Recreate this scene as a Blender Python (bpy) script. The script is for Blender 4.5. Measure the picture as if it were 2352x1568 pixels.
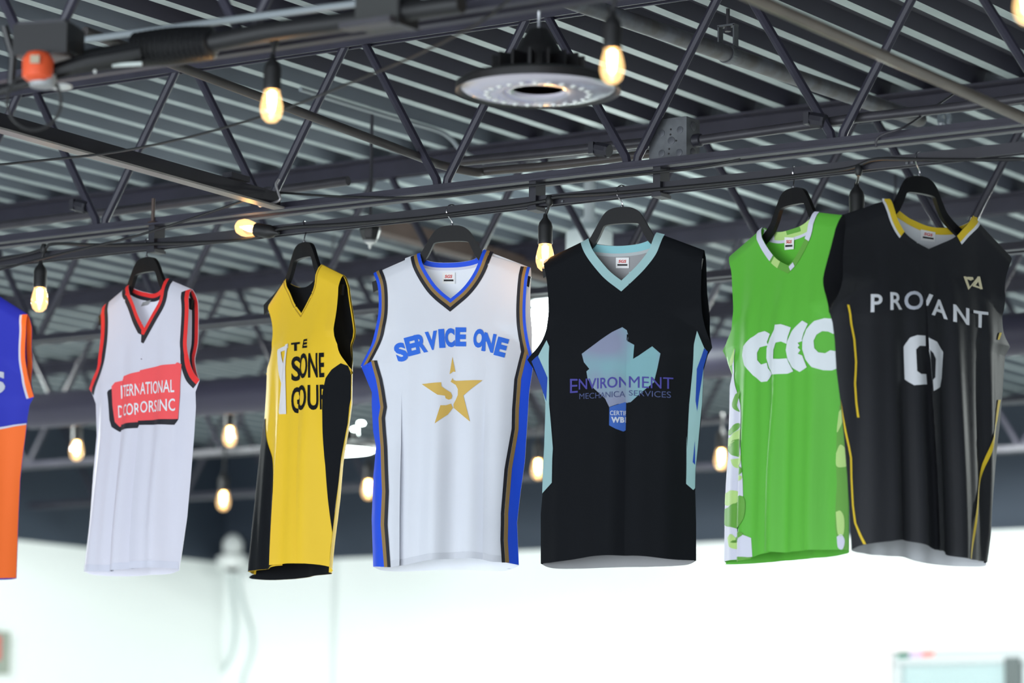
import bpy, bmesh, math, random
from mathutils import Vector, Matrix, geometry
random.seed(7)
for o in list(bpy.data.objects): bpy.data.objects.remove(o)
scene = bpy.context.scene
COL = scene.collection

# ------------------------------------------------------------------ camera
# X runs along the roof joists, Y along the deck ribs (away from the camera), Z up. Solved from the two vanishing points.
IW, IH = 2352, 1568
CX, CY = IW/2, IH/2
F_PX = 7676.8
_v1 = Vector((-10550-CX, 1775-CY, F_PX)); _v2 = Vector((6300-CX, 1945-CY, F_PX))
AX = (-_v1).normalized(); AY = _v2.normalized(); AY = (AY-AX*AX.dot(AY)).normalized(); AZ = AX.cross(AY)
CAM = Vector((0, 0, 1.6))
def c2w(v): return Vector((AX.dot(v), AY.dot(v), AZ.dot(v)))      # camera axes (right, down, forward) -> world
RIGHT, DOWN, FWD = c2w(Vector((1,0,0))), c2w(Vector((0,1,0))), c2w(Vector((0,0,1)))
cam_data = bpy.data.cameras.new('camera'); cam = bpy.data.objects.new('camera', cam_data); COL.objects.link(cam)
cam_data.sensor_width = 36; cam_data.lens = F_PX*36/IW; cam_data.clip_end = 100
M = Matrix.Identity(4)
for i in range(3):
    M[i][0] = RIGHT[i]; M[i][1] = -DOWN[i]; M[i][2] = -FWD[i]; M[i][3] = CAM[i]
cam.matrix_world = M
cam_data.dof.use_dof = True; cam_data.dof.focus_distance = 8.15; cam_data.dof.aperture_fstop = 2.6
scene.camera = cam

# ------------------------------------------------------------------ world, light, exposure
w = bpy.data.worlds.new('world'); scene.world = w; w.use_nodes = True
w.node_tree.nodes['Background'].inputs[0].default_value = (0.75, 0.85, 1.0, 1)
w.node_tree.nodes['Background'].inputs[1].default_value = 1.0
scene.view_settings.view_transform = 'Standard'; scene.view_settings.look = 'None'
scene.view_settings.gamma = 1; scene.view_settings.use_curve_mapping = False
scene.view_settings.exposure = 0.0
def area(name, loc, rot, sx, sy, power, col=(1,1,1), shape='RECTANGLE'):
    l = bpy.data.lights.new(name, 'AREA'); l.shape = shape; l.size = sx
    if shape == 'RECTANGLE': l.size_y = sy
    l.energy = power; l.color = col
    o = bpy.data.objects.new(name, l); COL.objects.link(o); o.location = loc; o.rotation_euler = rot
    return o
R90 = math.pi/2
# assumed daylight from behind the camera: an added area light, no glazing modelled
area('assumed_front_daylight', (-3.5, -2.85, 1.75), (R90, 0, 0), 13.0, 2.9, 880, (0.86, 0.93, 1.0))
# two visible high-bay lamps, plus added spots without fixtures that brighten the far wall
for lx, ly, lz, e in [(-6.83, 9.19, 2.83, 60), (-5.59, 8.88, 3.02, 60), (-9.9, 9.3, 3.40, 400), (-4.4, 11.3, 3.40, 270), (-6.2, 11.3, 3.40, 260), (-1.8, 11.4, 3.40, 230)]:
    l = bpy.data.lights.new('high_bay_and_fill_light', 'SPOT'); l.energy = e; l.color = (0.93, 1.0, 0.97); l.shadow_soft_size = 0.14
    l.spot_size = math.radians(176); l.spot_blend = 0.04
    o = bpy.data.objects.new('high_bay_and_fill_light', l); COL.objects.link(o); o.location = (lx, ly, lz)

# ------------------------------------------------------------------ pixel -> place helpers
def ray(px, py): return c2w(Vector((px-CX, py-CY, F_PX)))
def at_plane(px, py, P, n):
    d = ray(px, py); return CAM + d*((P-CAM).dot(n)/d.dot(n))
def at_x(px, py, x): return at_plane(px, py, Vector((x,0,0)), Vector((1,0,0)))
def at_y(px, py, y): return at_plane(px, py, Vector((0,y,0)), Vector((0,1,0)))
def at_z(px, py, z): return at_plane(px, py, Vector((0,0,z)), Vector((0,0,1)))
def at_d(px, py, d): return at_plane(px, py, CAM+FWD*d, FWD)

# ------------------------------------------------------------------ materials
def lin(c):
    return tuple((x/12.92 if x <= 0.04045 else ((x+0.055)/1.055)**2.4) for x in (v/255 for v in c))
MATS = {}
def mat(name, rgb, rough=0.6, metal=0.0, spec=0.5, noise=0.0, nscale=20, bump=0.0, bscale=300, sheen=0.0, emit=None, estr=0, coat=0.0, trans=0.0, alt=None):
    if name in MATS: return MATS[name]
    m = bpy.data.materials.new(name); m.use_nodes = True; nt = m.node_tree; b = nt.nodes['Principled BSDF']
    base = lin(rgb)
    b.inputs['Base Color'].default_value = (*base, 1); b.inputs['Roughness'].default_value = rough
    b.inputs['Metallic'].default_value = metal; b.inputs['Specular IOR Level'].default_value = spec
    b.inputs['Sheen Weight'].default_value = sheen; b.inputs['Coat Weight'].default_value = coat
    tc = nt.nodes.new('ShaderNodeTexCoord')
    if noise:
        n = nt.nodes.new('ShaderNodeTexNoise'); n.inputs['Scale'].default_value = nscale; n.inputs['Detail'].default_value = 6
        nt.links.new(tc.outputs['Object'], n.inputs['Vector'])
        r = nt.nodes.new('ShaderNodeValToRGB')
        a2 = lin(alt) if alt else tuple(x*(1-noise) for x in base)
        r.color_ramp.elements[0].position = 0.35; r.color_ramp.elements[0].color = (*a2, 1)
        r.color_ramp.elements[1].position = 0.65; r.color_ramp.elements[1].color = (*base, 1)
        nt.links.new(n.outputs['Fac'], r.inputs['Fac']); nt.links.new(r.outputs['Color'], b.inputs['Base Color'])
    if bump:
        n2 = nt.nodes.new('ShaderNodeTexNoise'); n2.inputs['Scale'].default_value = bscale
        nt.links.new(tc.outputs['Object'], n2.inputs['Vector'])
        bp = nt.nodes.new('ShaderNodeBump'); bp.inputs['Strength'].default_value = bump; bp.inputs['Distance'].default_value = 0.002
        nt.links.new(n2.outputs['Fac'], bp.inputs['Height']); nt.links.new(bp.outputs['Normal'], b.inputs['Normal'])
    if emit:
        b.inputs['Emission Color'].default_value = (*lin(emit), 1); b.inputs['Emission Strength'].default_value = estr
    if trans:   # thin cloth that lets some light through
        t = nt.nodes.new('ShaderNodeBsdfTranslucent'); t.inputs['Color'].default_value = (*base, 1)
        mx = nt.nodes.new('ShaderNodeMixShader'); mx.inputs[0].default_value = trans
        nt.links.new(b.outputs[0], mx.inputs[1]); nt.links.new(t.outputs[0], mx.inputs[2])
        nt.links.new(mx.outputs[0], nt.nodes['Material Output'].inputs['Surface'])
    MATS[name] = m
    return m
def cloth(name, rgb, rough=0.62, trans=0.0, sheen=0.05, bump=0.05): return mat(name, rgb, rough, bump=bump, bscale=420, sheen=sheen, spec=0.3, trans=trans)

steel = mat('painted_steel', (50,48,62), 0.5, noise=0.25, nscale=9, bump=0.1, bscale=60)
steel_dk = mat('dark_painted_steel', (38,37,46), 0.5, noise=0.3, nscale=9)
conduit_m = mat('painted_conduit', (62,60,66), 0.45, noise=0.25, nscale=12)
galv = mat('galvanised_steel', (105,108,112), 0.45, 0.3, noise=0.35, nscale=14, alt=(78,80,84))
rusty = mat('rusty_pipe', (98,100,108), 0.5, 0.1, noise=0.5, nscale=16, alt=(74,70,68))
brown_m = mat('brown_paint', (86,70,64), 0.6, noise=0.2, nscale=8)
black_m = mat('black_plastic', (26,26,28), 0.42)
rubber = mat('black_rubber', (20,20,22), 0.55)
chrome = mat('chrome_wire', (210,210,215), 0.18, 1.0)
white_p = mat('white_plastic', (225,228,226), 0.4)
grey_p = mat('grey_plastic', (150,154,156), 0.5)
orange_p = mat('orange_plastic', (225,88,48), 0.5)
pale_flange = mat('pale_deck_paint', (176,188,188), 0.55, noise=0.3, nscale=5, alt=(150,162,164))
deck_shade = mat('shaded_deck_recess', (56,55,70), 0.6, noise=0.25, nscale=3)  # shade of the recesses between the ribs, put into the colour
deck_grey = mat('grey_deck_recess', (104,112,122), 0.6, noise=0.2, nscale=3)  # greyer recess faces on the left-hand sheets
slate_deck = mat('lightened_far_deck', (88,93,106), 0.6, noise=0.2, nscale=3)  # far recesses coloured paler to stand in for more light on them
duct_m = mat('purple_duct_paint', (60,56,76), 0.5, noise=0.15, nscale=3)
concrete = mat('pale_concrete', (214,214,212), 0.35, noise=0.15, nscale=2)
black_cloth_hanger = mat('hanger_black', (16,16,18), 0.45, spec=0.25)
white_glow = mat('lit_diffuser', (255,255,255), 0.4, emit=(240,255,250), estr=14)
filament = mat('glowing_filament', (255,214,150), 0.4, emit=(255,196,120), estr=60)
def wall_paint(zb):
    m = bpy.data.materials.new('two_tone_wall_paint'); m.use_nodes = True; nt = m.node_tree; b = nt.nodes['Principled BSDF']
    g = nt.nodes.new('ShaderNodeNewGeometry'); s = nt.nodes.new('ShaderNodeSeparateXYZ'); nt.links.new(g.outputs['Position'], s.inputs[0])
    c = nt.nodes.new('ShaderNodeMath'); c.operation = 'GREATER_THAN'; c.inputs[1].default_value = zb; nt.links.new(s.outputs['Z'], c.inputs[0])
    mx = nt.nodes.new('ShaderNodeMix'); mx.data_type = 'RGBA'
    mx.inputs[6].default_value = (*lin((236,240,238)), 1); mx.inputs[7].default_value = (*lin((50,60,74)), 1)
    nt.links.new(c.outputs[0], mx.inputs[0]); nt.links.new(mx.outputs[2], b.inputs['Base Color']); b.inputs['Roughness'].default_value = 0.6
    return m
def glass_mat():
    m = bpy.data.materials.new('amber_bulb_glass'); m.use_nodes = True; nt = m.node_tree; nt.nodes.remove(nt.nodes['Principled BSDF'])
    t = nt.nodes.new('ShaderNodeBsdfTransparent'); t.inputs[0].default_value = (1.0, 0.86, 0.66, 1)
    gl = nt.nodes.new('ShaderNodeBsdfGlossy'); gl.inputs['Roughness'].default_value = 0.08
    em = nt.nodes.new('ShaderNodeEmission'); em.inputs[0].default_value = (1.0, 0.66, 0.30, 1); em.inputs[1].default_value = 0.75
    a = nt.nodes.new('ShaderNodeMixShader'); a.inputs[0].default_value = 0.10
    nt.links.new(t.outputs[0], a.inputs[1]); nt.links.new(gl.outputs[0], a.inputs[2])
    ad = nt.nodes.new('ShaderNodeAddShader'); nt.links.new(a.outputs[0], ad.inputs[0]); nt.links.new(em.outputs[0], ad.inputs[1])
    nt.links.new(ad.outputs[0], nt.nodes['Material Output'].inputs['Surface'])
    return m
bulb_glass = glass_mat()
def clear_glass():
    m = bpy.data.materials.new('window_glass'); m.use_nodes = True; nt = m.node_tree; nt.nodes.remove(nt.nodes['Principled BSDF'])
    t = nt.nodes.new('ShaderNodeBsdfTransparent'); t.inputs[0].default_value = (0.93, 0.97, 0.97, 1)
    gl = nt.nodes.new('ShaderNodeBsdfGlossy'); gl.inputs['Roughness'].default_value = 0.05
    a = nt.nodes.new('ShaderNodeMixShader'); a.inputs[0].default_value = 0.12
    nt.links.new(t.outputs[0], a.inputs[1]); nt.links.new(gl.outputs[0], a.inputs[2])
    nt.links.new(a.outputs[0], nt.nodes['Material Output'].inputs['Surface'])
    return m
pane_glass = clear_glass()

# ------------------------------------------------------------------ mesh helpers (each returns verts, faces)
def m_box(c, s, rz=0.0):
    c = Vector(c); hx, hy, hz = s[0]/2, s[1]/2, s[2]/2; cs, sn = math.cos(rz), math.sin(rz); v = []
    for dz in (-hz, hz):
        for dx, dy in ((-hx,-hy),(hx,-hy),(hx,hy),(-hx,hy)):
            v.append(c+Vector((dx*cs-dy*sn, dx*sn+dy*cs, dz)))
    return v, [(3,2,1,0),(4,5,6,7),(0,1,5,4),(1,2,6,5),(2,3,7,6),(3,0,4,7)]
def m_tube(pts, r, seg=10, rads=None):
    pts = [Vector(p) for p in pts]; v = []; f = []
    t0 = (pts[1]-pts[0]).normalized(); up = Vector((0,0,1)) if abs(t0.z) < 0.9 else Vector((1,0,0))
    nrm = t0.cross(up).normalized()
    for i, p in enumerate(pts):
        a = pts[max(i-1,0)]; b = pts[min(i+1,len(pts)-1)]; t = (b-a).normalized()
        nrm = (nrm-t*nrm.dot(t)).normalized(); bn = t.cross(nrm)
        rr = rads[i] if rads else r
        for k in range(seg):
            an = 2*math.pi*k/seg; v.append(p+(nrm*math.cos(an)+bn*math.sin(an))*rr)
    n = len(pts)
    for i in range(n-1):
        for k in range(seg):
            k2 = (k+1)%seg; f.append((i*seg+k, i*seg+k2, (i+1)*seg+k2, (i+1)*seg+k))
    f.append(tuple(reversed(range(seg)))); f.append(tuple((n-1)*seg+k for k in range(seg)))
    return v, f
def m_lathe(c, prof, seg=32, axis=Vector((0,0,1))):
    c = Vector(c); axis = Vector(axis).normalized(); a = axis.orthogonal().normalized(); b = axis.cross(a); v = []; f = []
    for r, h in prof:
        for k in range(seg):
            an = 2*math.pi*k/seg; v.append(c+axis*h+(a*math.cos(an)+b*math.sin(an))*r)
    for i in range(len(prof)-1):
        for k in range(seg):
            k2 = (k+1)%seg; f.append((i*seg+k, i*seg+k2, (i+1)*seg+k2, (i+1)*seg+k))
    if prof[0][0] > 1e-5: f.append(tuple(reversed(range(seg))))
    if prof[-1][0] > 1e-5: f.append(tuple((len(prof)-1)*seg+k for k in range(seg)))
    return v, f
def m_join(*ms):
    v = []; f = []
    for a, b in ms:
        o = len(v); v += a; f += [tuple(i+o for i in q) for q in b]
    return v, f
def m_bar(p, q, wx, wz):      # rectangular bar between two points, wx sideways, wz up
    p = Vector(p); q = Vector(q); t = (q-p).normalized(); s = t.cross(Vector((0,0,1))).normalized(); u = s.cross(t)
    v = []
    for e in (p, q):
        for a, b in ((-1,-1),(1,-1),(1,1),(-1,1)): v.append(e+s*a*wx/2+u*b*wz/2)
    return v, [(0,1,2,3),(7,6,5,4),(0,4,5,1),(1,5,6,2),(2,6,7,3),(3,7,4,0)]
def spline(pts, n=8):
    pts = [Vector(p) for p in pts]; out = []
    P = [pts[0]*2-pts[1]]+pts+[pts[-1]*2-pts[-2]]
    for i in range(1, len(P)-2):
        for k in range(n):
            t = k/n; a, b, c, d = P[i-1], P[i], P[i+1], P[i+2]
            out.append(0.5*((2*b)+(c-a)*t+(2*a-5*b+4*c-d)*t*t+(3*b-a-3*c+d)*t**3))
    out.append(pts[-1]); return out
def mesh_obj(name, vf, m, parent=None, org=Vector((0,0,0)), smooth=False, fix=True):
    me = bpy.data.meshes.new(name); me.from_pydata([tuple(Vector(p)-org) for p in vf[0]], [], vf[1])
    if m: me.materials.append(m)
    if fix:
        bm = bmesh.new(); bm.from_mesh(me); bmesh.ops.recalc_face_normals(bm, faces=bm.faces); bm.to_mesh(me); bm.free()
    if smooth:
        me.polygons.foreach_set('use_smooth', [True]*len(me.polygons))
        try: me.set_sharp_from_angle(angle=math.radians(40))
        except Exception: pass
    o = bpy.data.objects.new(name, me); COL.objects.link(o)
    if parent is not None: o.parent = parent
    else: o.location = org
    return o
class Thing:
    def __init__(s, name, label, cat, loc, group=None):
        s.org = Vector(loc); s.root = bpy.data.objects.new(name, None); COL.objects.link(s.root); s.root.location = s.org
        s.root.empty_display_size = 0.1
        if label: s.root['label'] = label; s.root['category'] = cat
        if group: s.root['group'] = group
    def part(s, name, vf, m, under=None, smooth=False, label=None, fix=True):
        o = mesh_obj(name, vf, m, under or s.root, s.org, smooth, fix)
        if label: o['label'] = label
        return o
def single(name, vf, m, label, cat, loc=None, smooth=False, group=None):
    o = mesh_obj(name, vf, m, None, Vector(loc) if loc is not None else Vector(vf[0][0]), smooth)
    o['label'] = label; o['category'] = cat
    if group: o['group'] = group
    return o
def struct(o): o['kind'] = 'structure'; return o

# ------------------------------------------------------------------ the room
ZD = 3.622                      # underside of the deck's ribs
ZB = 3.0                        # paint line on the walls
YW, XW, XR, YF = 14.40, -11.40, 5.0, -3.0
wp = wall_paint(ZB)
struct(mesh_obj('floor', m_box(((XW+XR)/2, (YW+YF)/2, -0.05), (XR-XW+0.4, YW-YF+0.4, 0.1)), concrete))
struct(mesh_obj('wall_back', m_box(((XW+XR)/2, YW+0.1, 1.9), (XR-XW+0.4, 0.2, 3.8)), wp))
struct(mesh_obj('wall_left', m_box((XW-0.1, (YW+YF)/2, 1.9), (0.2, YW-YF, 3.8)), wp))
struct(mesh_obj('wall_right', m_box((XR+0.1, (YW+YF)/2, 1.9), (0.2, YW-YF, 3.8)), wp))
struct(mesh_obj('wall_front', m_box(((XW+XR)/2, YF-0.1, 1.9), (XR-XW+0.4, 0.2, 3.8)), wp))
struct(mesh_obj('trim_1', m_box((at_y(770, 1400, YW).x, YW-0.006, 1.5), (0.03, 0.012, 3.0)), mat('joint_cover_paint', (212,218,216), 0.6)))

# corrugated roof deck, sheet by sheet
PITCH, RX0 = 0.1448, -5.225
ceil = bpy.data.objects.new('ceiling', None); COL.objects.link(ceil); ceil['kind'] = 'structure'; ceil.location = (0,0,ZD)
def deck_mesh(nr, y0, y1, mi):
    v = []; f = []; mids = []; prof = []
    for k in range(nr):
        x = k*PITCH
        prof += [(x-0.0175, 0), (x+0.0175, 0), (x+0.030, 0.042), (x+PITCH-0.030, 0.042)]
    prof.append((nr*PITCH-0.0175, 0))
    ny = 1
    for y in (y0, y1):
        for x, z in prof: v.append(Vector((x, y, z)))
    n = len(prof)
    for i in range(n-1):
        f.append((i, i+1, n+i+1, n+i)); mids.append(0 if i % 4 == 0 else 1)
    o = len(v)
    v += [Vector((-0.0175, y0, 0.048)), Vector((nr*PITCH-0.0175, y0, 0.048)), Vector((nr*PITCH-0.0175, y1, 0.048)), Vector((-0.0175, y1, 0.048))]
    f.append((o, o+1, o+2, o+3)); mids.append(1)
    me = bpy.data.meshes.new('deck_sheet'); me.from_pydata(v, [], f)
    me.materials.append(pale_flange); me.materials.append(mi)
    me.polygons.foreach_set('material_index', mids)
    return me
spans = [(-3.0, 3.76), (3.76, 8.23), (8.23, 14.4)]
cache = {}
k0 = -43
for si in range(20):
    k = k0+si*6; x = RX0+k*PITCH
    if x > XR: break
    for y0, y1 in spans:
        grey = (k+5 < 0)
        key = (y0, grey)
        if key not in cache: cache[key] = deck_mesh(6, y0, y1, deck_grey if grey else (slate_deck if y0 > 8 else deck_shade))
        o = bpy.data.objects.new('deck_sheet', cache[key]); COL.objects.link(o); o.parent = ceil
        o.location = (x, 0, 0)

# ------------------------------------------------------------------ open-web joists
ZC = 3.155                      # underside of the bottom chords
def joist(y, label, x0, x1, node=-5.239, pitch=0.556):
    t = Thing('steel_joist', label, 'joist', (0.5*(x0+x1), y, ZC), 'open-web roof joists')
    L = x1-x0; cx = (x0+x1)/2
    for s in (-1, 1):
        t.part('top_chord', m_join(m_box((cx, y+s*0.014, ZD-0.028), (L, 0.005, 0.056)), m_box((cx, y+s*0.039, ZD-0.003), (L, 0.055, 0.006))), steel)
        t.part('bottom_chord', m_join(m_box((cx, y+s*0.014, ZC+0.0125), (L, 0.005, 0.025)), m_box((cx, y+s*0.028, ZC+0.0025), (L, 0.030, 0.005))), steel)
    k = math.ceil((x0-node)/pitch); zb, zt = ZC+0.014, ZD-0.03
    while node+k*pitch < x1-0.3:
        xb = node+k*pitch; xt = xb+pitch/2; xl = xb-pitch/2
        for (xa, xz) in ((xb-0.012, xl+0.02), (xb+0.012, xt-0.02)):
            a = Vector((xa, y, zb)); b = Vector((xz, y, zt)); d = (b-a)
            t.part('web_bar', m_tube([a, a+Vector((d.x*0.02, 0, d.z*0.06)), b-d*0.02, b], 0.0115, 8), steel, smooth=True)
        k += 1
    return t
joist(5.24, 'nearest dark steel joist crossing the top left corner, out of focus', -6.2, 0.5)
J0 = joist(6.75, 'dark open-web steel joist that the jersey rail is clamped under', -8.5, -0.5)
joist(8.23, 'second steel joist, just behind the one carrying the jerseys', -9.5, 0.5, -5.1)
joist(9.72, 'third steel joist, seen blurred behind the round purple duct', -10.5, 0.5, -5.2)
joist(11.20, 'fourth steel joist, blurred, deeper in the hall', -11.2, 0.5, -5.0)
joist(12.68, 'farthest steel joist, blurred, in front of the dark back wall top', -11.3, 0.5, -5.3)

# rail under the joist
YR, ZR = 6.742, 3.1075
def railpt(px):   # point on the rail under image column px
    return at_y(px, 0, YR).x
rail = Thing('hanging_rail', 'dark slotted steel rail clamped below the joist, holding the hangers', 'rail', (-4.6, YR, ZR))
rl = m_join(m_box((-4.5, YR-0.011, ZR), (7.6, 0.004, 0.026)), m_box((-4.5, YR+0.011, ZR), (7.6, 0.004, 0.026)), m_box((-4.5, YR, ZR+0.011), (7.6, 0.022, 0.004)))
rail.part('channel', rl, steel_dk)
for px, py in ((362, 540), (1236, 430), (1521, 395)):
    x = at_y(px, py, YR).x
    rail.part('clamp', m_join(m_box((x, YR-0.004, ZR+0.018), (0.02, 0.044, 0.07)), m_box((x, YR-0.004, ZR-0.02), (0.026, 0.048, 0.008))), steel_dk)
for px in (1300, 1690, 1706, 2102, 2090):
    x = at_y(px, 380, YR).x
    rail.part('screw', m_box((x, YR-0.0145, ZR-0.008), (0.006, 0.004, 0.005)), galv)

# ------------------------------------------------------------------ jerseys
RH = Vector((RIGHT.x, RIGHT.y, 0)).normalized(); FH = Vector((-RH.y, RH.x, 0))
def sm(t): t = max(0.0, min(1.0, t)); return t*t*(3-2*t)
def interp(pl, z):           # polyline [(x,z)] sorted by z descending -> x at z
    if z >= pl[0][1]: return pl[0][0]
    for (xa, za), (xb, zb) in zip(pl, pl[1:]):
        if za >= z >= zb and za > zb: return xa+(xb-xa)*(za-z)/(za-zb)
    return pl[-1][0]
def smooth2(pl, n=6):
    return [(p.x, p.y) for p in spline([Vector((a, b, 0)) for a, b in pl], n)]
class Jersey:
    def __init__(s, label, hook, phi, spec, depth=(0.019, 0.042, 0.060), soft=((0.006, 0.13, 0.4), (0.004, 0.071, 1.3)), inset=0.0):
        s.hk = at_y(hook[0], hook[1], YR)
        ph = math.radians(phi); s.e = RH*math.cos(ph)-FH*math.sin(ph); s.n = Vector((s.e.y, -s.e.x, 0))   # n points to the camera
        s.inset = inset; s.P0 = Vector((s.hk.x, YR, 0)); s.soft = soft; s.depth = depth; s.folds = []; s.W = []
        q = lambda pl: [s.px(*p) for p in pl]
        s.armL = q(spec['armL']); s.armR = q(spec['armR']); s.sideL = q(spec['sideL']); s.sideR = q(spec['sideR'])
        s.zsh = 0.5*(s.armL[0][1]+s.armR[0][1]); s.zhem = 0.5*(s.sideL[-1][1]+s.sideR[-1][1])
        s.zpit = 0.5*(s.sideL[0][1]+s.sideR[0][1])
        s.neck = q(spec['neck']); s.neckB = q(spec['neckB']); s.hem = q(spec['hem']); s.hemB = q(spec['hemB'])
        s.edgeL = [s.sideL[0]] + s.sideL[1:]; s.edgeR = [s.sideR[0]] + s.sideR[1:]
        for pl in (s.edgeL, s.edgeR):
            for i in range(1, len(pl)):
                if pl[i][1] > pl[i-1][1]-0.001: pl[i] = (pl[i][0], pl[i-1][1]-0.001)
        s.top = sorted([s.armL[0], s.neck[0], s.neck[-1], s.armR[0]])
        fr = lambda pl, sg=1: [s.on(p[0], p[1], sg) for p in pl]
        nk, hm, aL, aR = fr(spec['neck']), fr(spec['hem']), fr(spec['armL']), fr(spec['armR'])
        nB, hB = fr(spec['neckB'], -1), fr(spec['hemB'], -1)
        s.neck = nk; s.neckB = [nk[0]]+nB[1:-1]+[nk[-1]]
        s.armL = aL[:-1]+[s.edgeL[0]]; s.armR = aR[:-1]+[s.edgeR[0]]
        s.hem = [s.edgeL[-1]]+hm[1:-1]+[s.edgeR[-1]]; s.hemB = [s.edgeL[-1]]+hB[1:-1]+[s.edgeR[-1]]
        s.top = sorted([s.armL[0], s.neck[0], s.neck[-1], s.armR[0]])
        for (a, b, wmax, d, t, y0) in spec.get('folds', []):      # two points on the fold edge, hidden width, which layer is on top, depth, start row
            A = s.on(*a); B = s.on(*b); s.folds.append((A, B, wmax, d, t, s.on(a[0], y0)[1]))
        s.folds.sort(key=lambda f: f[0][0])
        base = s.P0+Vector((0,0,s.zhem-0.01))
        s.t = Thing('basketball_jersey', label, 'jersey', base, 'jerseys hanging from the rail')
        s.zs = s.zsh
    def px(s, x, y, off=0.0):
        P = at_plane(x, y, s.P0+s.n*off, s.n); return ((P-s.P0).dot(s.e), P.z)
    def on(s, px, py, sg=1):     # pixel -> (x, z) on the bulged cloth
        x, z = s.px(px, py)
        for _ in range(5):
            xl, xr = interp(s.edgeL, z), interp(s.edgeR, z)
            b, e = s.bulge(min(max(x, xl), xr), z); x, z = s.px(px, py, sg*b)
        return (x, z)
    def fx(s, f, z):
        (xa, za), (xb, zb) = f[0], f[1]; return xa+(xb-xa)*(za-z)/(za-zb)
    def grow(s, f, z):
        return sm((f[5]-z)/max(0.05, 0.6*(f[5]-s.zhem)))
    def bulge(s, x, z):
        xl, xr = interp(s.edgeL, z), interp(s.edgeR, z)
        d0, d1, d2 = s.depth
        b = d0+(d1-d0)*sm((s.zsh-z)/max(0.01, s.zsh-s.zpit)) if z > s.zpit else d1+(d2-d1)*sm((s.zpit-z)/(s.zpit-s.zhem))
        u = (x-(xl+xr)/2)/max(0.01, (xr-xl)/2)
        e = 1-abs(u)**3.4 if abs(u) < 1 else 0
        if z > s.zpit: e = max(e, 0.85*sm((z-s.zpit)/0.10))
        tp = s.topz(x)
        k = math.sqrt(max(0.0, min(1.0, (tp-z)/0.03)))
        return b*e*max(k, 0.12), e*k
    def topz(s, x):
        p = s.top
        if x <= p[0][0]: return p[0][1]
        for a, b in zip(p, p[1:]):
            if a[0] <= x <= b[0] and b[0] > a[0]: return a[1]+(b[1]-a[1])*(x-a[0])/(b[0]-a[0])
        return p[-1][1]
    def surf(s, sc, z, back=False):
        acc = 0.0; y = 0.0; x = None
        if not back:
            for f in s.folds:
                s0 = s.fx(f, z)+acc
                if sc < s0: break
                W = f[2]
                if sc < s0+W:
                    q = (sc-s0)/W; g = s.grow(f, z); tri = 1-abs(2*q-1)
                    x = s0-acc+f[3]*W/2*tri*g
                    tt = f[4]*g
                    if f[3] > 0: y = -tt + (0 if q < 0.5 else (2*q-1)*2*tt*(1 if q > .9 else 0.45))
                    else: y = -tt + (0 if q > 0.5 else (1-2*q)*2*tt*(1 if q < .1 else 0.45))
                    infold = f; break
                acc += W
        inside = x is not None
        if x is None: x = sc-acc
        b, e = s.bulge(x, z)
        g = sm((s.zsh-0.02-z)/(s.zsh-s.zhem)*1.3)
        for (A, lam, p0) in s.soft: y += A*g*e*math.cos(2*math.pi*x/lam+p0)*(0.6 if back else 1)
        if not back:
            for f in s.folds:
                if inside and f is infold: continue
                d = x-s.fx(f, z); gg = s.grow(f, z)*f[4]
                y += gg*math.copysign(1, d*f[3])*math.exp(-abs(d)/0.03)*min(1, e*2)
        return x, ((-b+y*0.5) if back else (b+y))
    def pt(s, sc, z, off=0.0, back=False):
        x, y = s.surf(sc, z, back)
        P = s.P0+s.e*x+s.n*y; P.z = z
        if off:
            h = 0.002
            xa, ya = s.surf(sc+h, z, back); xb, yb = s.surf(sc-h, z, back)
            xc, yc = s.surf(sc, z+h, back); xd, yd = s.surf(sc, z-h, back)
            du = Vector((xa-xb, ya-yb, 0)); dv = Vector((xc-xd, yc-yd, 2*h))
            nn = dv.cross(du)
            if nn.length < 1e-9: nn = Vector((0,1,0))
            nn.normalize()
            if nn.y < 0 and not (not back and any(s.fx(f, z) for f in ())): nn = -nn
            P = P+(s.e*nn.x+s.n*nn.y+Vector((0,0,1))*nn.z)*off
        return P
    def toS(s, x, z, side=None):
        acc = 0.0
        for i, f in enumerate(s.folds):
            if side is not None:
                if i >= side: break
            elif x < s.fx(f, z): break
            acc += f[2]
        return x+acc
    def pS(s, px, py, side=None, back=False):    # pixel -> cloth coordinates, on the bulged surface
        x, z = s.on(px, py, -1 if back else 1)
        xl, xr = interp(s.edgeL, z), interp(s.edgeR, z); x = min(max(x, xl+0.0008), xr-0.0008)
        return (x if back else s.toS(x, z, side), z)
    def sheet(s, name, poly, m, off=0.0, back=False, under=None, step=(0.0085, 0.02), label=None, faces=None):
        bm = bmesh.new()
        if faces is None:
            vs = [bm.verts.new((a, b, 0)) for a, b in poly]
            for q in geometry.tessellate_polygon([[Vector((a, b, 0)) for a, b in poly]]):
                try: bm.faces.new([vs[i] for i in q])
                except ValueError: pass
        else:
            vs = [bm.verts.new((a, b, 0)) for a, b in poly]
            for q in faces:
                try: bm.faces.new([vs[i] for i in q])
                except ValueError: pass
            bmesh.ops.remove_doubles(bm, verts=bm.verts, dist=1e-5)
        xs = [p[0] for p in poly]; zs = [p[1] for p in poly]
        def cut(co, no): bmesh.ops.bisect_plane(bm, geom=bm.verts[:]+bm.edges[:]+bm.faces[:], dist=1e-6, plane_co=co, plane_no=no)
        k = math.ceil(min(xs)/step[0])
        while k*step[0] < max(xs): cut((k*step[0], 0, 0), (1, 0, 0)); k += 1
        k = math.ceil(min(zs)/step[1])
        while k*step[1] < max(zs): cut((0, k*step[1], 0), (0, 1, 0)); k += 1
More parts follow.
